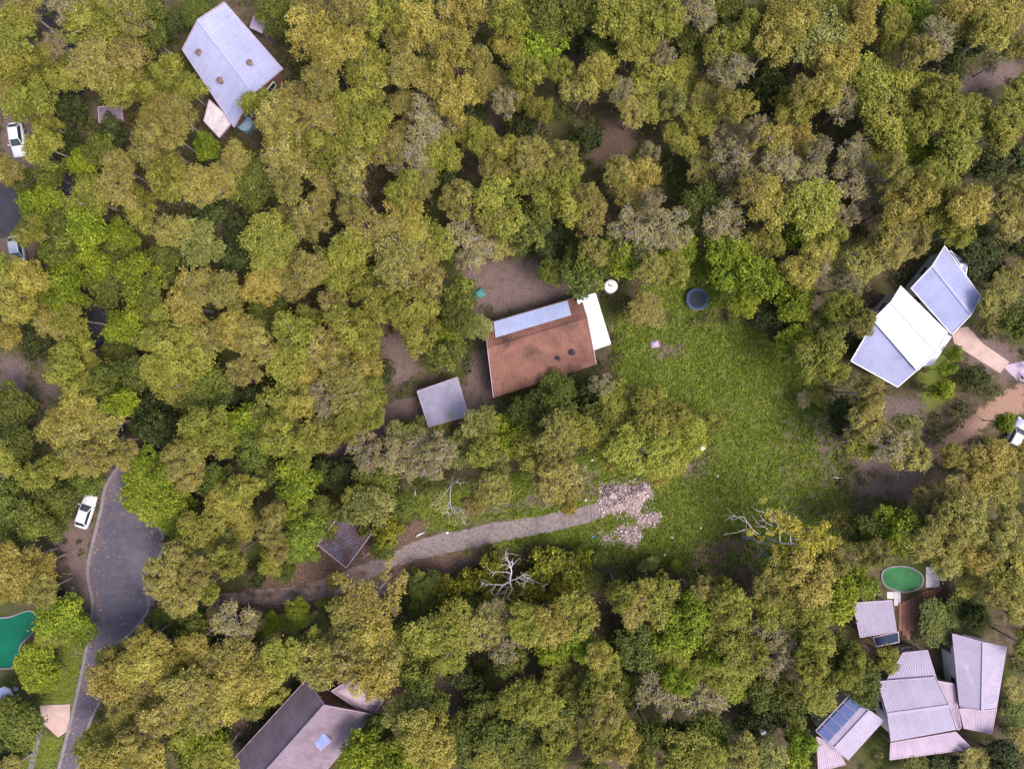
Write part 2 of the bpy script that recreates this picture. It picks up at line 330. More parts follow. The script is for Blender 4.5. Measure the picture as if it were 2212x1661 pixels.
def build_ground():
    xs = np.concatenate(([-2500, -600, -200], np.arange(-84, 84.01, .45), [200, 600, 2500]))
    ys = np.concatenate(([-2500, -600, -200], np.arange(-66, 66.01, .45), [200, 600, 2500]))
    X, Y = np.meshgrid(xs, ys); nx = len(xs); ny = len(ys)
    V3 = np.stack([X.ravel(), Y.ravel(), np.zeros(X.size)], 1)
    i = np.arange(nx-1); j = np.arange(ny-1); I, J = np.meshgrid(i, j); a = (J*nx+I).ravel()
    F = np.stack([a, a+1, a+nx+1, a+nx], 1)
    me = np_mesh('ground', V3, F)
    U = X/S+CU; Vv = CV-Y/S; g, m, s, l = zones(U.ravel(), Vv.ravel())
    at = me.attributes.new('zone', 'FLOAT_COLOR', 'POINT')
    at.data.foreach_set('color', np.stack([g, m, s, l], 1).astype(np.float32).ravel())
    mt, nt, out = mat_new('ground_soil'); b = nt.nodes.new('ShaderNodeBsdfPrincipled'); b.inputs['Roughness'].default_value = .95
    b.inputs['Specular IOR Level'].default_value = .1
    tc = nt.nodes.new('ShaderNodeTexCoord'); co = tc.outputs['Object']
    zn = nt.nodes.new('ShaderNodeAttribute'); zn.attribute_name = 'zone'
    sp = nt.nodes.new('ShaderNodeSeparateColor'); nt.links.new(zn.outputs['Color'], sp.inputs[0])
    big = noise(nt, .16, 6, .65, co); mid = noise(nt, .9, 8, .7, co); fine = noise(nt, 6, 6, .7, co)
    forest = ramp(nt, mid.outputs[0], [(.3, (.038, .030, .018)), (.5, (.075, .056, .038)), (.7, (.125, .092, .068))]).outputs[0]
    fgreen = ramp(nt, fine.outputs[0], [(.35, (.022, .030, .008)), (.65, (.065, .075, .018))]).outputs[0]
    forest = mixc(nt, ramp(nt, big.outputs[0], [(.45, (0, 0, 0)), (.6, (1, 1, 1))]).outputs[0], forest, fgreen)
    lawn = ramp(nt, fine.outputs[0], [(.3, (.045, .055, .012)), (.5, (.085, .11, .018)), (.68, (.13, .135, .038)), (.85, (.17, .135, .08))]).outputs[0]
    lawn = mixc(nt, ramp(nt, mid.outputs[0], [(.50, (0, 0, 0)), (.72, (.75, .75, .75))]).outputs[0], lawn, (.14, .12, .06))
    mauve = ramp(nt, fine.outputs[0], [(.3, (.06, .042, .038)), (.5, (.125, .09, .088)), (.72, (.21, .16, .16))]).outputs[0]
    mauve = mixc(nt, ramp(nt, mid.outputs[0], [(.45, (0, 0, 0)), (.7, (.8, .8, .8))]).outputs[0], mauve, (.075, .05, .04))
    salm = ramp(nt, fine.outputs[0], [(.3, (.17, .095, .07)), (.7, (.29, .19, .15))]).outputs[0]
    lit = ramp(nt, fine.outputs[0], [(.3, (.045, .030, .025)), (.55, (.105, .072, .060)), (.75, (.20, .135, .10))]).outputs[0]
    def thr(sock):
        v = mathn(nt, 'ADD', sock, mathn(nt, 'MULTIPLY', mathn(nt, 'SUBTRACT', mid.outputs[0], .5), 1.6))
        v = mathn(nt, 'ADD', v, mathn(nt, 'MULTIPLY', mathn(nt, 'SUBTRACT', fine.outputs[0], .5), .9))
        mr = nt.nodes.new('ShaderNodeMapRange'); mr.inputs[1].default_value = .35; mr.inputs[2].default_value = .65
        nt.links.new(v, mr.inputs[0])
        return mathn(nt, 'MULTIPLY', mr.outputs[0], mathn(nt, 'GREATER_THAN', sock, .02))
    c = mixc(nt, thr(sp.outputs[0]), forest, lawn)
    c = mixc(nt, thr(sp.outputs[1]), c, mauve)
    c = mixc(nt, thr(sp.outputs[2]), c, salm)
    c = mixc(nt, thr(zn.outputs['Alpha']), c, lit)
    nt.links.new(c, b.inputs['Base Color'])
    bp = nt.nodes.new('ShaderNodeBump'); bp.inputs['Strength'].default_value = .6; bp.inputs['Distance'].default_value = .12
    nt.links.new(fine.outputs[0], bp.inputs['Height']); nt.links.new(bp.outputs[0], b.inputs['Normal'])
    nt.links.new(b.outputs[0], out.inputs[0])
    o = link('ground', me, None, mt); tag(o, 'leaf littered forest floor with grassy and bare patches', kind='structure'); return o
build_ground()

# ------------------------------------------------------------------ roads, tracks and driveways
def ribbon(left, right, z0, z1, wob=0.0):
    """closed slab between two plan lines of equal length"""
    L = [P(*p) for p in left]; R = [P(*p) for p in right]; m = MB(); n = len(L)
    if wob:
        r = random.Random(3)
        for A in (L, R):
            for q in A: q.x += r.uniform(-wob, wob); q.y += r.uniform(-wob, wob)
    vs = []
    for a, b in zip(L, R): vs += [(a.x, a.y, z1), (b.x, b.y, z1), (a.x, a.y, z0), (b.x, b.y, z0)]
    fs = []
    for i in range(n-1):
        k = 4*i; fs += [(k, k+1, k+5, k+4), (k+2, k, k+4, k+6), (k+1, k+3, k+7, k+5)]
    fs += [(0, 2, 3, 1), (4*n-4, 4*n-3, 4*n-1, 4*n-2)]
    m.add(vs, fs); return m
road_l = smooth_line([(262,1005),(232,1050),(222,1100),(212,1140),(192,1235),(204,1305),(190,1400),(172,1490),(152,1574),(130,1661),(105,1760)], 4)
road_r = smooth_line([(285,1005),(284,1050),(300,1095),(345,1140),(350,1190),(318,1240),(322,1310),(285,1362),(240,1410),(217,1507),(192,1560),(166,1661),(150,1760)], 4)
def resample(line, n):
    line = np.array(line); d = np.r_[0, np.cumsum(np.hypot(*np.diff(line, axis=0).T))]
    t = np.linspace(0, d[-1], n); return np.stack([np.interp(t, d, line[:, 0]), np.interp(t, d, line[:, 1])], 1)
road_l = resample(road_l, 44); road_r = resample(road_r, 44)
o = ribbon(road_l, road_r, -.05, .02).build('road', M['asphalt']); tag(o, kind='structure')
def offset_line(line, d):
    out = []
    for i, p in enumerate(line):
        t = line[min(i+1, len(line)-1)]-line[max(i-1, 0)]; t = t/np.hypot(*t); out.append(p+np.array([-t[1], t[0]])*d)
    return np.array(out)
kl = ribbon(offset_line(road_l, 6), offset_line(road_l, -1), -.05, .13).build('kerb', M['kerb']); tag(kl, kind='structure')
kr = ribbon(offset_line(road_r, 1), offset_line(road_r, -5), -.05, .13)
kr = kr.build('kerb', M['kerb']); tag(kr, kind='structure')
lane = np.array(smooth_line([(272,1012),(250,950),(243,860),(228,750),(202,650),(160,520),(138,400),(132,300),(155,200),(135,100),(100,0),(75,-80)], 4))
o = ribbon(offset_line(lane, 26), offset_line(lane, -26), -.05, .012).build('lane', M['asphalt_dark']); tag(o, kind='structure')
m = MB(); m.prism(ccw([tuple(P(*p)[:2]) for p in smooth_loop([(-130,340),(-10,385),(34,415),(47,460),(25,500),(-10,520),(-130,560)])]), -.05, .02)
o = m.build('side_street', M['asphalt_dark']); tag(o, kind='structure')

# concrete driveway of the lot: one structure, its slabs as pieces
drv = empty('driveway', (0, 0, 0)); tag(drv, 'leaf strewn concrete driveway curving from road to rubble heap', kind='structure')
du = [(318,1262),(420,1282),(500,1281),(540,1276),(624,1267),(664,1259),(703,1248),(770,1222),(820,1203),(859,1187),(918,1161),(998,1145),(1061,1129),(1133,1120),(1196,1107),(1266,1092),(1298,1083),(1330,1072)]
dl = [(318,1305),(420,1318),(500,1304),(540,1302),(600,1304),(664,1298),(720,1286),(780,1262),(832,1230),(860,1219),(926,1203),(1010,1184),(1066,1172),(1120,1161),(1180,1150),(1266,1130),(1300,1118),(1340,1103)]
dU = np.array(smooth_line(du, 8)); dL = np.array(smooth_line(dl, 8))
cuts = [0, 40, 60, 88, 122, len(dU)-1]
for k in range(5):
    a, b = cuts[k], cuts[k+1]
    A = dU[a:b+1].copy(); B = dL[a:b+1].copy()
    if k < 4:
        A[-1] += (A[-2]-A[-1])*.08; B[-1] += (B[-2]-B[-1])*.08
    ribbon(A, B, -.04, .045+.008*(k % 2), .12).build('slab', M['slab_litter'] if k < 2 else M['slab'], drv)
# light concrete paths and aprons in the neighbourhood
def flat_poly(name, pts, z, mat, loop=False, label=None, thick=.06):
    q = smooth_loop(pts) if loop else pts
    m = MB(); m.prism(ccw([tuple(P(*p)[:2]) for p in q]), z-thick, z); o = m.build(name, M[mat]); tag(o, label, kind='structure'); return o
flat_poly('concrete_apron', [(86,1523),(152,1520),(150,1575),(126,1592),(92,1560)], .05, 'paving_pink')
flat_poly('path', [(2053,712),(2090,705),(2120,740),(2180,782),(2160,806),(2110,775),(2062,745)], .04, 'paving_pink')
flat_poly('track', [(2165,790),(2260,770),(2260,830),(2200,825)], .03, 'mauve_roof')
flat_poly('footpath', [(60,1661),(72,1662),(96,1560),(88,1556)], .04, 'kerb')

# ------------------------------------------------------------------ building helpers
def lerp(a, b, t): return a+(b-a)*t
def slope(parent, e0, e1, r1, r0, mat, width=.85, ribs=4, rib_h=.035, name='roof_sheet', valley=None):
    L = (e1-e0).length; n = max(1, round(L/width)); nr = (e1-e0).cross(r0-e0).normalized()
    if nr.z < 0: nr = -nr
    for i in range(n):
        prof = []
        for j in range(ribs):
            for t, h in ((0, 0), (.55, 0), (.65, 1), (.85, 1), (.97, 0)): prof.append(((j+t)/ribs, h*rib_h))
        prof.append((1, 0)); lo = i/n+.0005; hi = (i+1)/n-.0005; m = MB(); vs = []
        lift = .004*(i % 2)
        for t, h in prof:
            s = lo+(hi-lo)*t
            vs += [lerp(e0, e1, s)+nr*(h+lift), lerp(r0, r1, s)+nr*(h+lift)]
        k = len(prof); m.add(vs, [(2*q, 2*q+2, 2*q+3, 2*q+1) for q in range(k-1)])
        o = m.build(name, M[mat] if isinstance(mat, str) else mat, parent)
        if valley:
            o.data.materials.append(M[valley])
            for q, pg in enumerate(o.data.polygons): pg.material_index = 1 if q % 5 in (0,) else 0
def under(parent, quad, mat, d=.05, name='roof_deck'):
    q = [p-Vector((0, 0, d)) for p in quad]; q2 = [p-Vector((0, 0, d+.12)) for p in quad]; m = MB(); n = len(q)
    m.add(q+q2, [tuple(range(n)), tuple(reversed(range(n, 2*n)))]+[(i, (i+1) % n, n+(i+1) % n, n+i) for i in range(n)])
    return m.build(name, M[mat], parent)
def windows(parent, poly, h, every=3.4, wmat='trim_white', door_on=0):
    n = len(poly)
    for i in range(n):
        a = Vector((*poly[i], 0)); b = Vector((*poly[(i+1) % n], 0)); L = (b-a).length
        if L < 2.6: continue
        x = (b-a)/L; nrm = Vector((x.y, -x.x, 0)); k = max(1, int(L/every))
        for j in range(k):
            c = a+x*(L*(j+.5)/k)
            if i == door_on and j == 0:
                dm = MB(); dm.box(c+nrm*.03+Vector((0, 0, 1.02)), (.92, .08, 2.04), (x, nrm, Vector((0, 0, 1)))); d = dm.build('door', M['door'], parent)
                hm = MB(); hm.box(c+nrm*.1+x*.36+Vector((0, 0, 1.0)), (.05, .06, .12), (x, nrm, Vector((0, 0, 1)))); hm.build('handle', M['metal'], parent if parent.parent else d)
                continue
            z = h*.56; fm = MB(); w, hh = 1.3, 1.1
            for s in (-1, 1):
                fm.box(c+nrm*.03+x*(s*w/2)+Vector((0, 0, z)), (.08, .1, hh+.08), (x, nrm, Vector((0, 0, 1))))
                fm.box(c+nrm*.03+Vector((0, 0, z+s*hh/2)), (w-.09, .09, .08), (x, nrm, Vector((0, 0, 1))))
            f = fm.build('window', M[wmat], parent)
            pm = MB(); pm.box(c+nrm*.015+Vector((0, 0, z)), (w-.08, .04, hh-.08), (x, nrm, Vector((0, 0, 1)))); pm.build('pane', M['glass'], parent if parent.parent else f)
def inset(poly, d):
    c = sum((Vector((*p, 0)) for p in poly), Vector())/len(poly); out = []
    n = len(poly)
    for i in range(n):
        p = Vector((*poly[i], 0)); a = (Vector((*poly[i-1], 0))-p).normalized(); b = (Vector((*poly[(i+1) % n], 0))-p).normalized()
        out.append(tuple((p+(a+b)*d)[:2]))
    return out
def gutter(parent, a, b, mat='trim'):
    m = MB(); m.bar(a, b, .14, .12); m.build('gutter', M[mat], parent)
def gable(root, cs, ze, zr, mat, wallmat, t=.5, trim='trim', inset_d=.45, skip_walls=False, tile=False, zb=0.0, door_on=0):
    """cs: plan corners a,b (eave 1), c,d (eave 2); ridge runs between a-d and b-c"""
    a, b, c, d = [P(u, v, ze) for u, v in cs]
    r0 = lerp(a, d, t); r1 = lerp(b, c, t); r0.z = r1.z = zr
    if not skip_walls:
        poly = ccw(inset([tuple(p[:2]) for p in (a, b, c, d)], inset_d)); m = MB(); m.prism(poly, zb, ze-.06); w = m.build('wall', M[wallmat], root)
        for (p, q, r) in ((a, d, r0), (b, c, r1)):
            mid = (lerp(r0, r1, .5)-r).normalized()*.4
            gm = MB(); pts = [lerp(p, q, .06)+mid, lerp(p, q, .94)+mid, r+mid-Vector((0, 0, .12))]
            pts2 = [x+mid*.2 for x in pts]
            gm.add(pts+pts2, [(0, 1, 2), (5, 4, 3), (0, 3, 4, 1), (1, 4, 5, 2), (2, 5, 3, 0)]); gm.build('gable_wall', M[wallmat], root)
        windows(root, poly, ze, door_on=door_on)
    for (e0, e1) in ((a, b), (d, c)):
        under(root, [e0, e1, r1, r0], trim)
        if tile: tiles(root, e0, e1, r1, r0, mat)
        else: slope(root, e0, e1, r1, r0, mat)
        gutter(root, e0-Vector((0, 0, .05)), e1-Vector((0, 0, .05)), trim)
    m = MB(); m.bar(r0+Vector((0, 0, .05)), r1+Vector((0, 0, .05)), .34, .07); m.build('ridge_cap', M[mat], root)
    for r, (p, q) in ((r0, (a, d)), (r1, (b, c))):
        for e in (p, q):
            m = MB(); m.bar(e+Vector((0, 0, .02)), r+Vector((0, 0, .02)), .09, .2); m.build('barge_board', M[trim], root)
    return a, b, c, d, r0, r1
def tiles(root, e0, e1, r1, r0, mat, course=.36, tw=.33):
    """courses of lapped tiles: each course its own strip with raised rolls"""
    L = (e1-e0).length; H = (r0-e0).length; nc = round(H/course); nt_ = round(L/tw)
    nr = (e1-e0).cross(r0-e0).normalized(); nr = nr if nr.z > 0 else -nr
    for i in range(nc):
        m = MB(); vs = []; jit = random.uniform(-.004, .004)
        prof = []
        for j in range(nt_): prof += [(j/nt_, 0), ((j+.5)/nt_, .045)]
        prof.append((1, 0))
        for t, h in prof:
            lo = lerp(lerp(e0, e1, t), lerp(r0, r1, t), i/nc-.01); hi = lerp(lerp(e0, e1, t), lerp(r0, r1, t), (i+1)/nc+.01)
            vs += [lo+nr*(h+.055+jit), hi+nr*(h+.012), lo+nr*(h+.0)]
        k = len(prof); fs = []
        for q in range(k-1): fs += [(3*q, 3*q+3, 3*q+4, 3*q+1), (3*q+2, 3*q+5, 3*q+3, 3*q)]
        m.add(vs, fs); m.build('tile_course', M[mat] if isinstance(mat, str) else mat, root)
def skillion(root, cs, zs, mat, wallmat=None, trim='trim', posts=False, inset_d=.3, door_on=0, axis=0):
    """single pitch roof over 4 plan corners with heights zs; walls or posts below"""
    q = [P(u, v, z) for (u, v), z in zip(cs, zs)]
    under(root, q, trim)
    if axis == 0: slope(root, q[0], q[1], q[2], q[3], mat)
    else: slope(root, q[1], q[2], q[3], q[0], mat)
    for i in range(4):
        m = MB(); m.bar(q[i]-Vector((0, 0, .04)), q[(i+1) % 4]-Vector((0, 0, .04)), .1, .18); m.build('fascia', M[trim], root)
    poly = inset([tuple(p[:2]) for p in q], inset_d)
    if wallmat:
        pl = ccw(poly); m = MB(); m.prism(pl, 0, min(zs)-.18); m.build('wall', M[wallmat], root); windows(root, pl, min(zs), door_on=door_on)
    if posts:
        for p, z in zip(poly, zs):
            m = MB(); m.box((p[0], p[1], (z-.15)/2), (.14, .14, z-.15)); m.build('post', M['metal'], root)
    return q
def centre(cs): return P(sum(c[0] for c in cs)/len(cs), sum(c[1] for c in cs)/len(cs))
def on_roof_box(name, root, u, v, z, size, mat, rz, tilt=None):
    m = MB(); p = P(u, v, z); c, s = math.cos(rz), math.sin(rz)
    m.box(p, size, (Vector((c, s, 0)), Vector((-s, c, 0)), Vector((0, 0, 1)))); return m.build(name, M[mat], root)

# ------------------------------------------------------------------ houses
# top left gabled house
h = empty('gabled_house'); tag(h, 'house with long pale lavender gabled metal roof in upper left', 'house')
cs = [(485, 6), (611, 150), (506, 276), (394, 108)]
a, b, c, d, r0, r1 = gable(h, cs, 3.4, 4.9, 'white_roof', 'wall_brick')
skillion(h, [(452, 216), (504, 262), (474, 298), (440, 262)], [3.0, 3.0, 2.7, 2.7], 'paving', None, posts=True)
for u, v, z in ((432, 116, 3.95), (541, 138, 4.35), (477, 176, 4.3)):
    m = MB(); p = P(u, v, z); m.tube([p-Vector((0, 0, .3)), p+Vector((0, 0, .35))], [.28, .26], 10); m.tube([p+Vector((0, 0, .36)), p+Vector((0, 0, .5))], [.4, .15], 10)
    m.build('roof_vent', M['bark_dark'], h)
s1 = empty('garden_shed'); tag(s1, 'small mauve skillion shed beside the upper left gabled house', 'shed')
skillion(s1, [(548, 36), (574, 48), (566, 72), (540, 60)], [2.2, 2.2, 2.5, 2.5], 'mauve_roof', 'wall')
s2 = empty('low_shed'); tag(s2, 'low dark brown shed among trees below left of gabled house', 'shed')
skillion(s2, [(212, 232), (262, 228), (266, 262), (214, 266)], [2.3, 2.3, 2.6, 2.6], 'brown_roof', 'wall_brick')

# terracotta house
h = empty('terracotta_house'); tag(h, 'brown terracotta tiled house with white patio roof beside the lawn', 'house')
cs = [(1048, 700), (1254, 640), (1288, 786), (1066, 858)]
a, b, c, d, r0, r1 = gable(h, cs, 3.0, 4.7, 'terracotta', 'wall_brick', t=.36, tile=True)
# long pale sheet bay on the back slope
nrm = (b-a).cross(r0-a).normalized(); nrm = nrm if nrm.z > 0 else -nrm
def onslope(s, t): return lerp(lerp(a, b, s), lerp(r0, r1, s), t)+nrm*.14
pn = empty('patio_roof'); pn.parent = h
slope(pn, onslope(.09, .04), onslope(.86, .04), onslope(.86, .66), onslope(.09, .66), 'patio_roof', width=.9)
under(pn, [onslope(.09, .04), onslope(.86, .04), onslope(.86, .66), onslope(.09, .66)], 'trim_white', d=.03, name='sheet_frame')
pq = empty('side_awning'); pq.parent = h
skillion(pq, [(1246, 645), (1286, 634), (1319, 743), (1279, 757)], [3.55, 3.3, 3.3, 3.55], 'bright_roof', None, posts=True, axis=1, trim='trim_white')
for (u, v, sz) in ((1236, 762, .7), (1206, 775, .5)):
    p = P(u, v, 3.75); m = MB(); m.tube([p-Vector((0, 0, .5)), p+Vector((0, 0, .45))], [sz*.4, sz*.38], 12); m.tube([p+Vector((0, 0, .46)), p+Vector((0, 0, .62))], [sz*.55, sz*.2], 12)
    m.build('flue', M['asphalt_dark'], h)
cp = empty('carport'); tag(cp, 'square lavender grey carport left of the terracotta house', 'carport')
skillion(cp, [(901, 845), (988, 815), (1012, 898), (926, 922)], [2.7, 2.7, 2.9, 2.9], 'grey_roof', None, posts=True)

# white and silver house on the right
h = empty('white_house'); tag(h, 'house with silver and bright white metal roofs beside pink path', 'house')
gable(h, [(2040, 531), (2118, 640), (2056, 722), (1968, 622)], 3.0, 3.9, 'silver_roof', 'wall_white', trim='trim_white')
w5 = empty('rear_wing'); w5.parent = h
skillion(w5, [(2052, 541), (2090, 571), (2084, 606), (2074, 572)], [2.9, 2.7, 2.7, 2.9], 'silver_roof', 'wall_white', trim='trim_white')
w3 = empty('main_wing'); w3.parent = h
gable(w3, [(1945, 618), (2046, 718), (1982, 800), (1886, 690)], 3.6, 4.5, 'bright_roof', 'wall_white', t=.5, trim='trim_white')
w4 = empty('verandah'); w4.parent = h
skillion(w4, [(1888, 694), (1984, 797), (1939, 836), (1838, 780)], [3.25, 3.25, 2.6, 2.6], 'white_roof', None, posts=True, trim='trim_white')
w6 = empty('porch'); w6.parent = h
skillion(w6, [(2042, 722), (2054, 728), (2014, 788), (1992, 790)], [3.0, 2.8, 2.8, 3.0], 'bright_roof', None, posts=True, trim='trim_white')

# pinkish white villa lower right
h = empty('villa'); tag(h, 'rambling villa of several pinkish white metal roofs in lower right', 'house')
gable(h, [(1896, 1472), (2020, 1462), (2066, 1574), (1924, 1600)], 3.6, 4.3, 'pink_roof', 'wall_white', trim='mauve_roof')
v1 = empty('rear_wing'); v1.parent = h
skillion(v1, [(1950, 1410), (2003, 1404), (2022, 1464), (1912, 1474)], [3.0, 3.0, 3.4, 3.4], 'pink_roof', 'wall', trim='mauve_roof')
v2 = empty('long_wing'); v2.parent = h
gable(v2, [(2058, 1368), (2074, 1526), (2152, 1530), (2174, 1396)], 3.5, 4.2, 'pink_roof', 'wall_white', trim='mauve_roof')
v3 = empty('verandah'); v3.parent = h
skillion(v3, [(2072, 1530), (2152, 1532), (2142, 1584), (2082, 1572)], [3.0, 3.0, 2.7, 2.7], 'mauve_roof', None, posts=True)
v4 = empty('link_roof'); v4.parent = h
skillion(v4, [(2024, 1470), (2060, 1476), (2076, 1570), (2070, 1576)], [3.0, 2.9, 2.9, 3.0], 'mauve_roof', 'wall')
v5 = empty('front_verandah'); v5.parent = h
skillion(v5, [(1924, 1604), (2064, 1580), (2100, 1616), (1922, 1640)], [3.0, 3.0, 2.7, 2.7], 'mauve_roof', None, posts=True)
v6 = empty('angled_wing'); v6.parent = h
va, vb, vc, vd, vr0, vr1 = gable(v6, [(1762, 1578), (1836, 1500), (1908, 1556), (1832, 1640)], 3.3, 4.0, 'pink_roof', 'wall_white', trim='mauve_roof')
v7 = empty('angled_verandah'); v7.parent = h
skillion(v7, [(1764, 1590), (1806, 1610), (1826, 1650), (1768, 1665)], [2.9, 2.9, 2.6, 2.6], 'mauve_roof', None, posts=True)
sp_ = empty('solar_array'); sp_.parent = h
for k in range(5):
    t0, t1 = k/5+.008, (k+1)/5-.008
    f_ = lambda a_, b_: lerp(lerp(va, vb, a_), lerp(vr0, vr1, a_), b_)+Vector((0, 0, .12))
    q = [f_(t0, .06), f_(t1, .06), f_(t1, .62), f_(t0, .62)]; m = MB()
    q2 = [x+Vector((0, 0, .05)) for x in q]; m.add(q+q2, [(3, 2, 1, 0), (4, 5, 6, 7)]+[(i, (i+1) % 4, 4+(i+1) % 4, 4+i) for i in range(4)]); m.build('solar_panel', M['solar'], sp_)
pv = empty('pool_pavilion'); tag(pv, 'pinkish white pavilion roof between green pool and villa', 'pavilion')
skillion(pv, [(1842, 1302), (1926, 1296), (1936, 1362), (1858, 1376)], [2.9, 2.9, 3.1, 3.1], 'pink_roof', 'wall', trim='mauve_roof')
tp = empty('navy_awning'); tag(tp, 'dark navy awning below the pavilion roof edge', 'awning')
skillion(tp, [(1886, 1376), (1940, 1364), (1942, 1386), (1892, 1396)], [2.3, 2.3, 2.1, 2.1], 'navy', None, posts=True)

# mauve brown house bottom
h = empty('brown_roof_house'); tag(h, 'long mauve brown roofed house with skylight at bottom edge', 'house')
gable(h, [(663, 1466), (488, 1658), (622, 1760), (807, 1542)], 3.2, 6.6, 'brown_roof', 'wall_brick', t=.38)
b2 = empty('end_wing'); b2.parent = h
skillion(b2, [(716, 1492), (770, 1458), (830, 1512), (800, 1550)], [3.9, 2.9, 2.9, 3.1], 'brown_roof', 'wall_brick')
on_roof_box('skylight', h, 692, 1594, 5.15, (1.6, 2.1, .25), 'skylight', math.radians(40))
on_roof_box('skylight_frame', h, 692, 1594, 5.03, (1.85, 2.35, .25), 'trim', math.radians(40))

# rusty corrugated shed on the lot
h = empty('corrugated_shed'); tag(h, 'rusty corrugated iron shed half covered by trees beside the driveway', 'shed')
cs = [(686, 1176), (748, 1226), (805, 1149), (743, 1099)]
q = [P(u, v, z) for (u, v), z in zip(cs, (2.5, 2.5, 2.9, 2.9))]
slope(h, q[0], q[1], q[2], q[3], 'rust', width=.8, ribs=3, rib_h=.07, valley='valley')
under(h, q, 'bark_dark', d=.02)
for i in range(4):
    m = MB(); m.bar(q[i]-Vector((0, 0, .03)), q[(i+1) % 4]-Vector((0, 0, .03)), .11, .2); m.build('fascia', M['trim'], h)
pl = ccw(inset([tuple(p[:2]) for p in q], .25)); m = MB(); m.prism(pl, 0, 2.32); m.build('wall', M['wall'], h); windows(h, pl, 2.3, door_on=2)

# ------------------------------------------------------------------ pools and paving
def pool(name, pts, label, water, coping=.22):
    root = empty(name); tag(root, label, 'pool'); q = [P(*p) for p in smooth_loop(pts)]; cx = sum((p for p in q), Vector())/len(q)
    inner = q; outer = [p+(p-cx).normalized()*coping for p in q]; n = len(q); m = MB()
    m.add([(p.x, p.y, .14) for p in inner]+[(p.x, p.y, .14) for p in outer]+[(p.x, p.y, -.05) for p in outer]+[(p.x, p.y, -.05) for p in inner],
          [f for i in range(n) for f in ((i, n+i, n+(i+1) % n, (i+1) % n), (n+i, 2*n+i, 2*n+(i+1) % n, n+(i+1) % n), (3*n+i, i, (i+1) % n, 3*n+(i+1) % n))])
    m.build('coping', M['kerb'], root); m = MB(); m.prism(ccw([tuple(p[:2]) for p in q]), 0.0, .06); m.build('water', M[water], root); return root
pool('swimming_pool', [(-40, 1345), (20, 1334), (66, 1320), (86, 1345), (66, 1370), (42, 1396), (46, 1426), (22, 1441), (-40, 1430)], 'kidney shaped teal green pool at the left edge', 'pool_water')
pool('swimming_pool', [(1906, 1240), (1922, 1226), (1962, 1226), (1990, 1244), (1984, 1268), (1950, 1276), (1914, 1264)], 'murky green oval pool above the pavilion roof', 'pool_water_green')
def paver_patch(name, poly, label, mat, size=.9, z=.06, cat='paving', rot=0.):
    root = empty(name); tag(root, label, kind='structure'); pts = [P(*p) for p in poly]; c, s = math.cos(rot), math.sin(rot)
    xs = [p.x*c+p.y*s for p in pts]; ys = [-p.x*s+p.y*c for p in pts]; m = MB(); m.box((0, 0, 0), (size-.03, size-.03, .07)); me = m.mesh('paver'); me.materials.append(M[mat])
    pw = [(p.x, p.y) for p in pts]
    x = min(xs)
    while x < max(xs):
        y = min(ys)
        while y < max(ys):
            X, Y = x*c-y*s, x*s+y*c
            if inside(pw, np.array([X]), np.array([Y]))[0]:
                o = link('paver', me, root); o.location = (X, Y, z-.035+random.uniform(-.006, .006)); o.rotation_euler = (0, 0, rot)
            y += size
        x += size
paver_patch('pool_terrace', [(1996, 1226), (2034, 1232), (2040, 1256), (2000, 1276), (1992, 1250)], None, 'paving')
paver_patch('pool_terrace', [(1908, 1280), (1950, 1282), (1944, 1330), (1934, 1294)], None, 'paving')
paver_patch('garden_terrace', [(1744, 1512), (1802, 1484), (1792, 1526), (1760, 1540)], None, 'paving_pink')
dk = empty('timber_deck'); tag(dk, kind='structure')
pw = [tuple(P(*p)[:2]) for p in [(1940, 1300), (1990, 1276), (2036, 1262), (2010, 1300), (1976, 1330), (1960, 1384), (1940, 1360)]]
x = min(p[0] for p in pw)
while x < max(p[0] for p in pw):
    yy = np.linspace(min(p[1] for p in pw), max(p[1] for p in pw), 60); ins = inside(pw, np.full(60, x+.09), yy)
    if ins.any():
        y0, y1 = yy[ins].min(), yy[ins].max()
        if y1-y0 > .4:
            m = MB(); m.box((x+.24, (y0+y1)/2, .1), (.47, y1-y0, .06)); m.build('plank', M['deck'], dk)
    x += .5

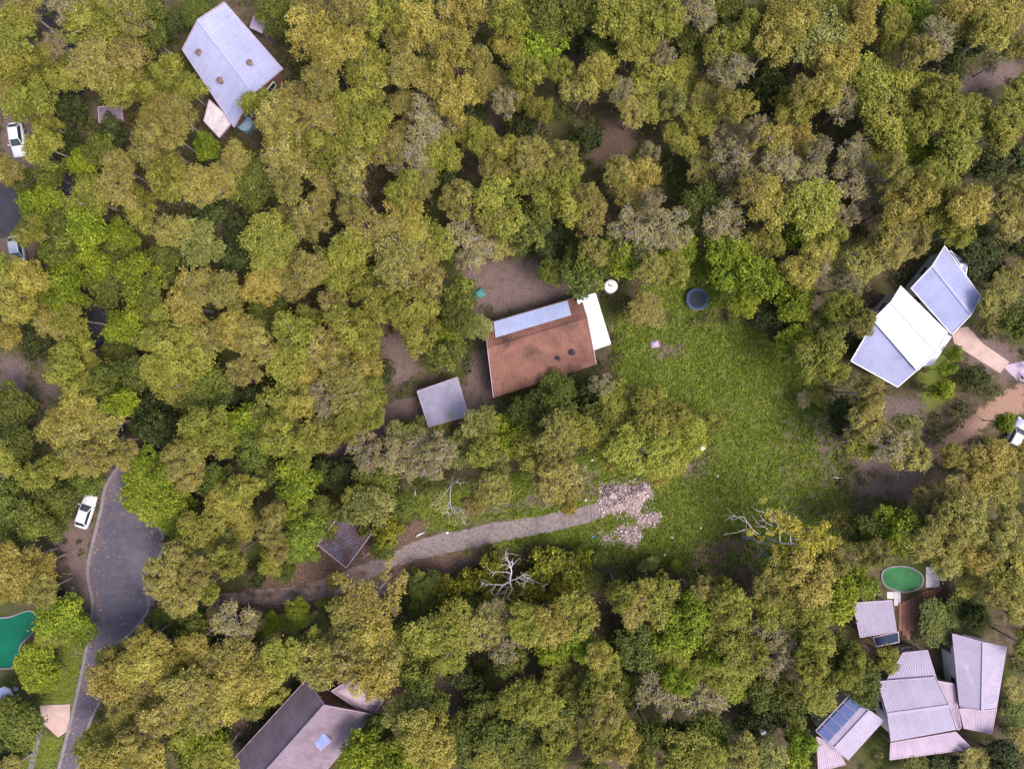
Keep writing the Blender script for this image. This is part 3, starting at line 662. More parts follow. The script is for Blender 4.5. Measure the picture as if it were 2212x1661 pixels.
# ------------------------------------------------------------------ cars and yard things
def make_car(u, v, heading, label, paint='car_white', van=False):
    root = empty('parked_car', P(u, v), heading); tag(root, label, 'car', 'parked cars')
    st = [(-2.2, .70, .62, .86), (-2.1, .82, .40, .96), (-1.3, .88, .30, .98), (0, .89, .28, .96), (.95, .88, .28, .95), (1.3, .87, .30, .90), (1.95, .82, .36, .80), (2.16, .74, .46, .70), (2.22, .66, .50, .62)]
    m = MB(); ring = []
    for x, w, zb, zt in st:
        ring.append([(x, -w*.88, zb), (x, -w, zb+(zt-zb)*.35), (x, -w*.97, zt-.08), (x, -w*.84, zt), (x, 0, zt+.03), (x, w*.84, zt), (x, w*.97, zt-.08), (x, w, zb+(zt-zb)*.35), (x, w*.88, zb)])
    k = 9; vs = [p for r in ring for p in r]; fs = []
    for i in range(len(st)-1):
        for j in range(k): fs.append((i*k+j, (i+1)*k+j, (i+1)*k+(j+1) % k, i*k+(j+1) % k))
    fs += [tuple(range(k)), tuple(reversed(range(len(vs)-k, len(vs))))]
    m.add(vs, fs); m.build('body', M[paint], root, smooth=True)
    zt = 1.46 if not van else 1.8
    rb, rf = (-1.95, .95) if not van else (-2.1, 1.3); tb, tf = (-1.35, .15) if not van else (-2.0, .7); wb_, wt = .76, .60
    B = [Vector((rb, -wb_, .95)), Vector((rf, -wb_, .95)), Vector((rf, wb_, .95)), Vector((rb, wb_, .95))]
    T_ = [Vector((tb, -wt, zt)), Vector((tf, -wt, zt)), Vector((tf, wt, zt)), Vector((tb, wt, zt))]
    m = MB(); ring2 = [Vector((tb+.15, -wt+.12, zt+.05)), Vector((tf-.12, -wt+.12, zt+.05)), Vector((tf-.12, wt-.12, zt+.05)), Vector((tb+.15, wt-.12, zt+.05))]
    m.add(B+T_+ring2, [(i, (i+1) % 4, 4+(i+1) % 4, 4+i) for i in range(4)]+[(4+i, 4+(i+1) % 4, 8+(i+1) % 4, 8+i) for i in range(4)]+[(8, 9, 10, 11)])
    m.build('cabin', M[paint], root)
    for i, nm in ((0, 'side_window'), (1, 'windscreen'), (2, 'side_window'), (3, 'rear_window')):
        p = [B[i], B[(i+1) % 4], T_[(i+1) % 4], T_[i]]; cc = sum(p, Vector())/4; nn = (p[1]-p[0]).cross(p[3]-p[0]).normalized()
        pq = [cc+(x-cc)*(.88 if i % 2 else .86)+nn*.012 for x in p]; g = MB(); g.add(pq+[x-nn*.01 for x in pq], [(0, 1, 2, 3), (7, 6, 5, 4)]+[(j, 4+j, 4+(j+1) % 4, (j+1) % 4) for j in range(4)])
        g.build(nm, M['glass'], root)
    for x in (-1.35, 1.38):
        for y in (-.78, .78):
            m = MB(); m.tube([(x, y-.1, .32), (x, y+.1, .32)], [.32, .32], 16); w = m.build('wheel', M['tyre'], root)
            m = MB(); s = 1 if y > 0 else -1; m.tube([(x, y+s*.08, .32), (x, y+s*.115, .32)], [.2, .18], 12); m.build('rim', M['metal'], w)
    for y in (-.58, .58):
        m = MB(); m.box((2.12, y, .66), (.16, .34, .13)); m.build('headlight', M['lamp'], root)
        m = MB(); m.box((-2.14, y, .80), (.10, .32, .16)); m.build('tail_light', M['red_lamp'], root)
        m = MB(); s = 1 if y > 0 else -1; m.box((.72, s*.98, 1.0), (.12, .2, .14)); m.build('mirror', M[paint], root)
    return root
make_car(193, 1102, math.radians(72), 'white car parked on the road under the trees')
make_car(46, 306, math.radians(-82), 'white car at the upper left edge near the dark side street')
make_car(47, 548, math.radians(-80), 'silver white car half hidden by yellow trees at left edge', 'car_silver')
make_car(2186, 938, math.radians(62), 'silver car standing beside the salmon dirt track', 'car_silver')

t = empty('trampoline', P(1503, 648)); tag(t, 'round dark blue trampoline on the lawn', 'trampoline')
def ring_mesh(r0, r1, z0, z1, n=32):
    m = MB(); vs = []
    for k in range(n):
        a = 2*math.pi*k/n; c, s = math.cos(a), math.sin(a); vs += [(r0*c, r0*s, z1), (r1*c, r1*s, z1), (r1*c, r1*s, z0), (r0*c, r0*s, z0)]
    fs = []
    for k in range(n):
        a, b = 4*k, 4*((k+1) % n); fs += [(a+j, a+(j+1) % 4, b+(j+1) % 4, b+j) for j in range(4)]
    m.add(vs, fs); return m
ring_mesh(1.12, 1.42, .78, .84).build('pad', M['tramp_pad'], t)
m = MB(); m.prism([(1.11*math.cos(k*.19635), 1.11*math.sin(k*.19635)) for k in range(32)], .77, .79); m.build('mat', M['tramp_mat'], t)
ring_mesh(1.38, 1.44, .70, .765).build('frame', M['metal'], t)
for k in range(6):
    a = k*math.pi/3; m = MB(); m.tube([(1.4*math.cos(a), 1.4*math.sin(a), .74), (1.46*math.cos(a), 1.46*math.sin(a), 0)], [.03, .03], 6); m.build('leg', M['metal'], t)
def tank(u, v, r, h, mat, label):
    root = empty('water_tank', P(u, v)); tag(root, label, 'tank'); m = MB(); pts = []; rad = []
    for k in range(9): pts.append((0, 0, h*k/8)); rad.append(r*(1.0 if k % 2 else .97))
    m.tube(pts, rad, 24); m.build('body', M[mat], root); m = MB(); m.tube([(0, 0, h), (0, 0, h+.12), (0, 0, h+.3)], [r*1.02, r*.9, r*.25], 24); m.build('lid', M[mat], root)
    m = MB(); m.tube([(0, 0, h+.3), (0, 0, h+.36)], [r*.22, r*.2], 12); m.build('hatch', M['metal'], root)
tank(1316, 622, .85, 1.5, 'tank_white', 'white round water tank behind terracotta house')
tank(290, 777, .9, 1.7, 'tank_white', 'white round tank alone in the dark gully on the left')
tank(538, 276, 1.0, 1.6, 'tank_blue', 'grey blue round tank beside the upper left gabled house')
tank(1640, 1569, .5, 1.1, 'tank_white', 'small white drum in the dark woods left of villa')
def umbrella(u, v, r, label):
    root = empty('sun_umbrella', P(u, v)); tag(root, label, 'umbrella'); m = MB(); n = 8; vs = [(0, 0, 2.75)]+[(r*math.cos(k*math.pi/4), r*math.sin(k*math.pi/4), 2.2) for k in range(n)]+[(r*math.cos(k*math.pi/4), r*math.sin(k*math.pi/4), 2.05) for k in range(n)]
    m.add(vs, [(0, 1+k, 1+(k+1) % n) for k in range(n)]+[(1+k, 9+k, 9+(k+1) % n, 1+(k+1) % n) for k in range(n)]); m.build('canopy', M['canvas'], root)
    m = MB(); m.tube([(0, 0, 0), (0, 0, 2.74)], [.03, .03], 8); m.build('pole', M['metal'], root); m = MB(); m.tube([(0, 0, 0), (0, 0, .1)], [.35, .3], 12); m.build('base', M['metal'], root)
umbrella(35, 1486, 1.15, 'pale lavender sun umbrella below the teal pool')
def tarp(name, u, v, w, d, hgt, mat, rz, label, cat):
    root_p = P(u, v); n = 8; vs = []; fs = []; r = random.Random(int(u*7+v))
    for i in range(n+1):
        for j in range(n+1):
            x, y = i/n-.5, j/n-.5; e = max(abs(x), abs(y))*2; vs.append((x*w, y*d, (hgt*(1-e**3)+r.uniform(-.03, .03)*hgt) if e < .99 else 0.01))
    for i in range(n):
        for j in range(n): a = i*(n+1)+j; fs.append((a, a+n+1, a+n+2, a+1))
    m = MB(); m.add(vs, fs); o = m.build(name, M[mat], None, True); o.location = root_p; o.rotation_euler = (0, 0, rz); tag(o, label, cat); return o
tarp('tarpaulin', 1033, 635, 1.6, 1.2, .7, 'teal', .5, 'teal tarpaulin covered pile above the terracotta house', 'tarpaulin')
tarp('tarpaulin', 1280, 1159, .42, .3, .2, 'blue', .8, 'small bright blue tarpaulin scrap in grass below driveway', 'tarpaulin')
tarp('tarpaulin', 1413, 743, 1.3, 1.0, .5, 'mauve_roof', .2, 'mauve tarpaulin covered heap on lawn right of terracotta house', 'tarpaulin')
tarp('tarpaulin', 1700, 1655, 1.2, .9, .5, 'teal', 1.0, 'teal tarpaulin at the bottom edge left of villa', 'tarpaulin')
# white crate and chair-like scraps on the lot
def crate(name, u, v, w, d, hh, mat, rz, label):
    root = empty(name, P(u, v), rz); tag(root, label, 'bin'); m = MB(); k = .82
    vs = [(-w/2*k, -d/2*k, 0), (w/2*k, -d/2*k, 0), (w/2*k, d/2*k, 0), (-w/2*k, d/2*k, 0), (-w/2, -d/2, hh), (w/2, -d/2, hh), (w/2, d/2, hh), (-w/2, d/2, hh)]
    m.add(vs, [(3, 2, 1, 0), (4, 5, 6, 7)]+[(i, (i+1) % 4, 4+(i+1) % 4, 4+i) for i in range(4)]); m.build('body', M['bark_dark'], root)
    m = MB(); m.box((-.02, 0, hh+.05), (w*1.08, d*1.06, .07)); m.box((w*.5, 0, hh+.03), (.08, d*.8, .06)); m.build('lid', M[mat], root)
crate('rubbish_bin', 710, 1128, .6, .7, 1.0, 'tank_white', .3, 'rubbish bin with white lid in bushes above corrugated shed')
def chair(u, v, rz, label):
    root = empty('garden_chair', P(u, v), rz); tag(root, label, 'chair')
    m = MB(); m.box((0, 0, .43), (.46, .46, .05)); m.build('seat', M['tank_white'], root)
    m = MB(); m.bar((-.23, 0, .46), (-.36, 0, .9), .44, .04); m.build('backrest', M['tank_white'], root)
    for x in (-.2, .2):
        for y in (-.2, .2): m = MB(); m.box((x, y, .2), (.05, .05, .41)); m.build('leg', M['tank_white'], root)
chair(1517, 967, .6, 'white plastic chair at the edge of big yellow-green tree')
# fence and posts on the verge
f = empty('slat_fence'); tag(f, 'dark blue grey paling fence beside the road verge', 'fence')
A, B = P(102, 1204), P(136, 1290); L = (B-A).length; n = int(L/.24); dx = (B-A)/L
m = MB(); m.box((0, 0, .8), (.2, .05, 1.6)); me = m.mesh('paling'); me.materials.append(M['tank_blue'].copy()); me.materials[0].name = 'fence_blue_grey'
me.materials[0] = M['navy']
for k in range(n):
    o = link('paling', me, f); o.location = lerp(A, B, (k+.5)/n); o.rotation_euler = (0, 0, math.atan2(dx.y, dx.x))
nd = Vector((-dx.y, dx.x, 0))
for z in (.4, 1.3):
    m = MB(); m.bar(A+nd*.06+Vector((0, 0, z)), B+nd*.06+Vector((0, 0, z)), .05, .1); m.build('rail', M['navy'], f)
for k in range(4):
    p = lerp(A, B, k/3)+nd*.13; m = MB(); m.box((p.x, p.y, .8), (.1, .1, 1.6)); m.build('post', M['navy'], f)
def log(name, pts, rad, label, mat='log', cat='log'):
    q = [P(u, v, 0)+Vector((0, 0, z)) for u, v, z in pts]; m = MB(); m.tube(q, rad, 9); o = m.build(name, M[mat], None, True); tag(o, label, cat); return o
log('fallen_log', [(899, 1158, .12), (906, 1153, .15), (917, 1149, .12)], [.13, .15, .08], 'short bleached log on litter above the driveway', 'bark_dead')
log('fallen_log', [(145, 280, .3), (182, 322, .4), (221, 366, .3)], [.16, .14, .1], 'long thin pale log by the lane on the left', 'log')
log('fallen_log', [(1798, 1030, .12), (1808, 1031, .14), (1822, 1032, .1)], [.08, .09, .05], 'thin bleached stick log at the right side of lawn', 'bark_dead')
log('timber_edging', [(783, 1205, .08), (798, 1193, .08)], [.07, .07], 'thin pale timber edging right of the corrugated shed', 'log', 'timber')

# ------------------------------------------------------------------ rubble heaps
def rubble(polyc, label, hgt, seed, nchip):
    r = np.random.default_rng(seed); root = empty('rubble_heap'); tag(root, label, 'rubble')
    poly = [(1228.5+x*.21072, 878.6+y*.21072) for x, y in polyc]; poly = [tuple(p) for p in smooth_loop(poly, 4)]
    pw = [tuple(P(*p)[:2]) for p in poly]; xs = [p[0] for p in pw]; ys = [p[1] for p in pw]; st = .16
    gx = np.arange(min(xs)-.2, max(xs)+.2, st); gy = np.arange(min(ys)-.2, max(ys)+.2, st); X, Y = np.meshgrid(gx, gy)
    D = seg_dist(pw, X, Y); I = inside(pw, X, Y); D = np.where(I, D, -D)
    bumps = .5+.5*np.sin(X*2.1+seed)*np.cos(Y*2.7+seed)+.35*np.sin(X*5.3+Y*4.1)
    Z = np.where(D > 0, np.minimum(D/1.1, 1)*hgt*(.55+.45*bumps)+r.uniform(-.04, .04, D.shape), -.04)
    nx = len(gx); a = (np.arange(len(gy)-1)[:, None]*nx+np.arange(nx-1)[None]).ravel()
    F = np.stack([a, a+1, a+nx+1, a+nx], 1); keep = (D.ravel()[F] > -.12).any(1)
    me = np_mesh('mound', np.stack([X.ravel(), Y.ravel(), Z.ravel()], 1), F[keep], smooth=True); link('mound', me, root, M['rubble'])
    px = r.uniform(min(xs)-.4, max(xs)+.4, nchip*3); py = r.uniform(min(ys)-.4, max(ys)+.4, nchip*3)
    d = seg_dist(pw, px, py); ii = inside(pw, px, py); ok = ii | (d < r.exponential(.5, px.shape)); px, py = px[ok][:nchip], py[ok][:nchip]; n = len(px)
    ix = np.clip(((px-gx[0])/st).astype(int), 0, nx-1); iy = np.clip(((py-gy[0])/st).astype(int), 0, len(gy)-1); pz = np.maximum(Z[iy, ix], 0)
    sz = r.gamma(2.2, .042, (n, 3))+.04; sz[:, 2] *= .6
    cube = np.array([(i, j, k) for i in (-1, 1) for j in (-1, 1) for k in (-1, 1)], float)*.5
    V = cube[None]*sz[:, None]+r.uniform(-.02, .02, (n, 8, 3)); an = r.uniform(0, 6.28, n); tl = r.uniform(-.5, .5, n)
    ca, sa = np.cos(an)[:, None], np.sin(an)[:, None]; ct, s_t = np.cos(tl)[:, None], np.sin(tl)[:, None]
    x, y, z = V[..., 0], V[..., 1], V[..., 2]; y, z = y*ct-z*s_t, y*s_t+z*ct; x, y = x*ca-y*sa, x*sa+y*ca
    V = np.stack([x+px[:, None], y+py[:, None], z+pz[:, None]+.03], -1).reshape(-1, 3)
    fc = np.array([(0, 1, 3, 2), (4, 6, 7, 5), (0, 4, 5, 1), (2, 3, 7, 6), (0, 2, 6, 4), (1, 5, 7, 3)])
    F = (fc[None]+8*np.arange(n)[:, None, None]).reshape(-1, 4)
    me = np_mesh('chips', V, F, {'leaf': np.repeat(np.clip(r.normal(.55, .25, n), 0, 1), 6)}); o = link('chips', me, root, M['chips']); o['kind'] = 'stuff'
rubble([(330,900),(380,800),(530,790),(640,810),(790,770),(845,900),(780,960),(730,1040),(700,1120),(580,1075),(430,1070),(350,1000)], 'large pinkish rubble heap at the end of the driveway', 1.0, 3, 3200)
rubble([(660,1090),(740,1110),(830,1080),(905,1080),(915,1170),(850,1205),(700,1185)], 'mid sized pale rubble heap right below the largest heap', .35, 5, 800)
rubble([(490,1290),(580,1240),(690,1230),(740,1340),(700,1400),(640,1410),(500,1370)], 'round pink rubble heap on grass, lowest of the heaps', .45, 8, 1000)
rubble([(330,1315),(390,1310),(480,1370),(470,1400),(400,1370)], 'small scatter of rubble left of the lowest pink heap', .15, 9, 260)

# ------------------------------------------------------------------ trees
def leaf_cloud(r, centers, radii, n_each, size, flat=.75, gap=.0, up=.5, narrow=.42):
    """many leaf shaped faces spread through clumps"""
    P0 = []; N0 = []; T0 = []
    for c, rc, n in zip(centers, radii, n_each):
        d = r.normal(size=(n, 3)); d /= np.linalg.norm(d, axis=1)[:, None]
        rad = rc*(.35+.65*r.random(n)**.55)*np.where(r.random(n) < .14, r.uniform(1, 1.5, n), 1)*(1+.22*np.sin(d[:, 0]*5+c[0]*9)*np.cos(d[:, 1]*5+c[1]*7))
        p = c+d*rad[:, None]*np.array([1, 1, flat]); nn = d*.55+r.normal(size=(n, 3))*.55+np.array([0, 0, up]); nn /= np.linalg.norm(nn, axis=1)[:, None]
        tone = np.clip(r.normal(.5, .2, n)+r.normal(0, .13), 0, 1)
        if gap > 0:
            w = np.sin(p[:, 0]*6.1+c[2])+np.sin(p[:, 1]*5.7+c[0]*3)+np.sin(p[:, 2]*6.5+c[1]*3); k = w > -1.5+gap*2.4
            p, nn, tone = p[k], nn[k], tone[k]
        P0.append(p); N0.append(nn); T0.append(tone)
    p = np.concatenate(P0); nn = np.concatenate(N0); tone = np.concatenate(T0); n = len(p)
    t = r.normal(size=(n, 3)); t -= (t*nn).sum(1)[:, None]*nn; t /= np.linalg.norm(t, axis=1)[:, None]; b = np.cross(nn, t)
    L = (size*r.uniform(.6, 1.4, n))[:, None]; W = L*narrow
    V = np.stack([p-t*L*.5, p+b*W*.5-t*L*.05, p+t*L*.5, p-b*W*.5-t*L*.05], 1).reshape(-1, 3)
    F = np.arange(4*n).reshape(-1, 4); return V, F, tone
def limb_tubes(mb, r, base, tips, r0, bend=.25):
    for tip in tips:
        b = Vector(base[r.integers(len(base))]) if isinstance(base, list) else Vector(base); t = Vector(tip); d = t-b
        m1 = b+d*.35+Vector(r.normal(0, bend, 3)*np.array([1, 1, .4])); m2 = b+d*.7+Vector(r.normal(0, bend, 3)*np.array([1, 1, .4]))
        mb.tube([b, m1, m2, t], [r0, r0*.7, r0*.45, r0*.18], 5, False)
KIND = {  # R, H(crown centre), clumps, clump radius, leaves per clump, leaf size, flat, gap, up, narrow
 'o': (2.4, 8.8, 27, .30, 560, .205, .8, .24, .45, .46),
 'y': (2.4, 8.8, 24, .33, 580, .205, .8, .20, .45, .46),
 'l': (2.4, 8.2, 25, .32, 580, .205, .8, .18, .50, .48),
 'g': (2.3, 5.6, 20, .35, 500, .22, .75, .12, .55, .58),
 'b': (2.3, 5.6, 18, .37, 520, .22, .75, .08, .60, .62),
 'd': (2.1, 3.4, 16, .38, 420, .23, .65, .15, .55, .58),
 's': (2.4, 8.8, 24, .28, 330, .20, .75, .36, .40, .42),
 'c': (2.3, 6.0, 19, .36, 600, .20, .75, .05, .60, .62),
 'p': (2.3, 7.0, 22, .33, 520, .19, .75, .12, .50, .50),
 'k': (2.2, 2.9, 26, .27, 150, .32, .80, .20, .75, .62),
}
PROTO = {}
def make_proto(kind, idx, Rmul=1.0, nm=1.0, mat=None):
    R, hc, nc, cr, nl, ls, flat, gap, up, nar = KIND[kind]; R *= Rmul; nc = int(nc*nm*Rmul**1.3); cr = cr/Rmul**.55
    r = np.random.default_rng(1000*ord(kind)+idx*17+int(Rmul*10)); cen = []; rad = []
    ell = r.uniform(.8, 1.2); ang = r.uniform(0, 3.14)
    for k in range(nc*6):
        if len(cen) == nc: break
        a = r.uniform(0, 6.283); q = (r.random()**.5)*(1-cr*.75); x, y = math.cos(a)*q*ell, math.sin(a)*q/ell
        x, y = x*math.cos(ang)-y*math.sin(ang), x*math.sin(ang)+y*math.cos(ang)
        z = (1-q*q)**.5*.75*r.uniform(.25, 1.1)-.38+r.normal(0, .10)
        c = np.array([x*R, y*R, z*R+hc])
        if cen and min(np.linalg.norm(c-e) for e in cen) < cr*R*.62: continue
        cen.append(c); rad.append(cr*R*r.uniform(.65, 1.25))
    cen = np.array(cen); rad = np.array(rad); ne = [int(nl*(q/(cr*R))**2) for q in rad]
    V, F, tone = leaf_cloud(r, cen, rad, ne, ls, flat, gap, up, nar)
    crown = np_mesh('crown', V, F, {'leaf': tone}); crown.materials.append(M[mat or kind])
    mb = MB(); top = hc-.15*R; tr = .13 if kind in 'oyls' else .11
    p1 = (r.normal(0, .12), r.normal(0, .12), top*.5); p2 = (r.normal(0, .2), r.normal(0, .2), top)
    mb.tube([(0, 0, -.1), (0, 0, .3), p1, p2], [tr*1.5, tr*1.1, tr*.9, tr*.6], 8)
    fork = [p1, tuple(lerp(Vector(p1), Vector(p2), .5)), tuple(lerp(Vector(p1), Vector(p2), .75)), p2]
    limb_tubes(mb, r, fork[1:], [tuple(c+np.array([0, 0, q*.45])) for c, q in zip(cen, rad)], tr*(.5 if kind != 's' else .62))
    if kind in 'sop':
        for c, q in zip(cen, rad):
            for _ in range(3 if kind != 's' else 6):
                e = c+r.normal(0, .5, 3)*q*np.array([1.2, 1.2, .8])+np.array([0, 0, q*.35]); limb_tubes(mb, r, tuple(c), [tuple(e)], .035 if kind != 's' else .05, .1)
    trunk = mb.mesh('trunk', True); trunk.materials.append(M['bark'] if kind in 'oyls' else M['bark_dark'])
    return crown, trunk, R, hc
NV = {'o': 5, 'y': 4, 'l': 5, 'g': 4, 'b': 4, 'd': 3, 's': 4, 'c': 3, 'p': 3, 'k': 4}
for k, n in NV.items(): PROTO[k] = [make_proto(k, i) for i in range(n)]
PROTO['L'] = [make_proto('l', 50+i, 1.55, mat='L') for i in range(2)]
PHRASE = {'o': 'olive gum tree', 'y': 'golden yellow gum tree', 'l': 'yellow-green tree', 'g': 'mid-green tree', 'b': 'bright green tree',
          'd': 'dark green bush', 's': 'sparse grey-limbed tree', 'c': 'lime green tree', 'p': 'pale green tree', 'k': 'broad-leaved yellow-green tree', 'L': 'yellow-green tree'}
NAME = {'o': 'gum_tree', 'y': 'gum_tree', 'l': 'leafy_tree', 'g': 'broadleaf_tree', 'b': 'broadleaf_tree', 'd': 'bush', 's': 'sparse_tree', 'c': 'broadleaf_tree', 'p': 'broadleaf_tree', 'k': 'broadleaf_tree', 'L': 'leafy_tree'}
HEIGHT = {'o': (6.5, 10.5), 'y': (6.5, 10.5), 'l': (6, 9.5), 'k': (2.5, 3), 'g': (4.5, 7.5), 'b': (4.5, 7.5), 'd': (2.5, 4.2), 's': (6, 9.5), 'c': (5, 7), 'p': (5.5, 8), 'L': (8, 10)}
BLOCK = [[tuple(p) for p in np.r_[road_l, road_r[::-1]]], [tuple(p) for p in np.r_[dU, dL[::-1]]],
 [(485, 6), (611, 150), (490, 300), (394, 108)], [(1040, 690), (1290, 630), (1325, 760), (1066, 862)], [(895, 840), (990, 810), (1016, 900), (922, 926)],
 [(2042, 528), (2125, 632), (2050, 720), (1938, 838), (1836, 785), (1900, 640), (1966, 620)], [(1890, 1400), (2180, 1360), (2150, 1590), (1910, 1645), (1890, 1480)], [(1836, 1495), (1910, 1556), (1830, 1661), (1755, 1600)],
 [(655, 1490), (810, 1480), (740, 1661), (490, 1661)], [(686, 1176), (748, 1228), (806, 1149), (743, 1099)], [(-40, 1315), (95, 1315), (60, 1445), (-40, 1445)], [(1895, 1215), (2040, 1220), (2036, 1290), (1940, 1390), (1836, 1380), (1836, 1296)],
 [(-130, 340), (50, 400), (50, 500), (-130, 560)], [(80, 1515), (155, 1515), (150, 1580), (120, 1595)], [(2050, 700), (2185, 780), (2160, 810), (2050, 750)]]
HEAPS = [[(330,900),(380,800),(530,790),(640,810),(790,770),(845,900),(780,960),(730,1040),(700,1120),(580,1075),(430,1070),(350,1000)],[(660,1090),(740,1110),(830,1080),(905,1080),(915,1170),(850,1205),(700,1185)],[(490,1290),(580,1240),(690,1230),(740,1340),(700,1400),(640,1410),(500,1370)],[(330,1315),(390,1310),(480,1370),(470,1400),(400,1370)]]
BLOCK += [[(1228.5+x*.21072, 878.6+y*.21072) for x, y in q] for q in HEAPS]
def blocked(U, V, grow=2.):
    b = np.zeros(U.shape, bool)
    for p in BLOCK: b |= inside(p, U, V) | (seg_dist(p, U, V) < grow)
    for (u, v, rad) in ((193, 1102, 42), (46, 306, 42), (47, 548, 42), (2186, 938, 40), (1503, 648, 28), (1316, 622, 18), (290, 777, 18), (538, 276, 20)): b |= np.hypot(U-u, V-v) < rad
    return b
TREES = []
tr_rng = random.Random(11)
GREENER = [[(70,330),(140,330),(200,480),(330,520),(340,640),(200,650),(90,600)], [(285,990),(345,975),(405,1060),(405,1170),(340,1150),(290,1060)]]   # stands of fresh green trees
def tree(u, v, rp, kind, hc=None, shrub=False, label=None):
    if kind in 'oyls' and any(inside(q, np.array([u]), np.array([v]))[0] for q in GREENER): kind = tr_rng.choice('bbg')
    elif kind in 'oy' and not shrub and hc is None and tr_rng.random() < .16: kind = 'l' if tr_rng.random() < .7 else 'p'
    crown, trunk, R0, h0 = PROTO[kind][tr_rng.randrange(len(PROTO[kind]))]
    if hc is None: hc = tr_rng.uniform(*HEIGHT[kind])
    if not shrub:
        while hc > 2.6:
            q = P(u, v, hc); bu, bv = np.array([q.x/S+CU]), np.array([CV-q.y/S])
            if not blocked(bu, bv, 7)[0]: break
            hc *= .88
    p = P(u, v, hc); base = (p.x, p.y, 0); Rw = rp*S*(CAM_H-hc)/CAM_H
    root = empty('shrub' if shrub else NAME[kind], base, tr_rng.uniform(0, 6.283)); sx = Rw/R0*1.06; sz = hc/h0
    root.scale = (sx*tr_rng.uniform(.93, 1.07), sx*tr_rng.uniform(.93, 1.07), sz)
    a = link('trunk', trunk, root); b = link('crown', crown, root)
    TREES.append((root, kind, u, v, shrub, label)); return root
def tiles_of(ox, oy, text, scale=2.212):
    for row in text.replace('\n', ' ').split(','):
        q = row.split()
        if len(q) < 4: continue
        x, y, r = float(q[0]), float(q[1]), float(q[2]); u = (ox+x/scale)/1.34313; v = (oy+y/scale)/1.34313
        tree(u, v, r/scale/1.34313*1.2*tr_rng.choice((.86, .95, 1.0, 1.08, 1.22)), q[3], float(q[4]) if len(q) > 4 else None)
tiles_of(0, 0, """60 190 130 l,60 420 120 l,180 60 100 o,430 60 100 s,560 180 130 o,720 260 140 l,830 90 110 o,950 90 100 g,620 420 140 o,800 400 140 o,
780 560 120 o,1090 440 100 l,1190 560 100 l,960 260 100 g,1080 180 110 d,1250 70 100 g,1000 730 110 y,1130 730 95 o,1070 840 110 o,960 880 90 o,760 1070 110 o,580 1270 110 l,760 1210 120 o,
900 1340 130 o,1080 1150 120 o,1250 1190 120 o,1000 1000 100 o,1330 960 60 b,1600 1150 150 g,1510 1010 100 o,1650 660 90 y,1770 750 90 o,1880 830 130 l,1870 1010 130 o,
2000 220 150 y,2110 340 120 y,1980 70 110 o,2050 520 120 o,1900 640 100 o,2100 760 130 o,2120 1120 140 o,2060 950 110 l,1850 1210 100 o,2000 1400 120 o,1720 1560 130 l,
1280 1560 130 o,1090 1480 110 o,520 1050 90 b,300 790 80 l,270 930 100 l,190 640 120 l,60 600 100 o,330 1120 80 g,280 1300 110 b,430 1500 130 g,570 1490 110 b,380 1610 110 g,
130 1150 85 g,190 1480 80 l,20 1090 80 o,1760 80 100 g,1860 190 90 g,660 960 90 g,700 860 80 d,450 700 80 d,400 900 80 d""")
tiles_of(980, 0, """80 60 120 o,240 60 120 l,40 270 110 y,180 440 150 l,340 120 90 l,430 230 120 o,560 170 110 y,740 330 130 y,800 60 120 y,600 500 120 y,460 440 120 o,
760 640 110 y,900 380 85 o,1090 110 110 l,1090 290 95 y,1340 120 150 g,1300 290 110 b,1230 470 110 l,1440 450 75 l,1700 80 110 l,1820 110 120 l,1900 270 100 l,2080 100 120 l,
1560 560 95 o,1670 480 100 y,2040 570 130 y,2150 650 80 o,2100 350 90 s,1810 560 90 s,1300 700 85 l,1090 660 75 s,1180 600 70 l,600 780 120 s,200 760 110 l,80 720 110 l,130 950 140 o,
300 950 110 o,80 1100 130 o,500 1050 120 s,660 1000 95 l,830 850 90 l,930 900 70 l,1070 950 90 y,1090 1090 85 y,1000 1090 85 o,1240 1000 90 o,1430 1010 100 o,1450 1120 100 o,1270 1150 105 l,
1040 1320 120 y,1010 1410 100 o,420 1220 100 l,560 1200 85 o,760 1280 95 o,120 1210 80 s,420 1400 120 y,380 1560 130 y,560 1520 130 y,200 1480 110 o,80 1590 110 l,90 1350 80 o,
860 1540 140 s,1230 1440 110 g,1370 1300 95 l,1500 1290 100 l,1620 1400 110 o,1600 1250 90 o,1880 1190 140 y,1790 1100 95 o,1980 1110 100 y,2010 1290 90 s,1900 1500 150 s,
1950 1390 110 s,2120 1480 100 s,1400 1560 120 d,1640 1610 85 o,1770 1640 85 g,2190 1590 90 b,2010 970 60 s,1560 260 90 d,1600 900 80 d,880 740 80 d,700 1130 80 d,1180 800 80 d""")
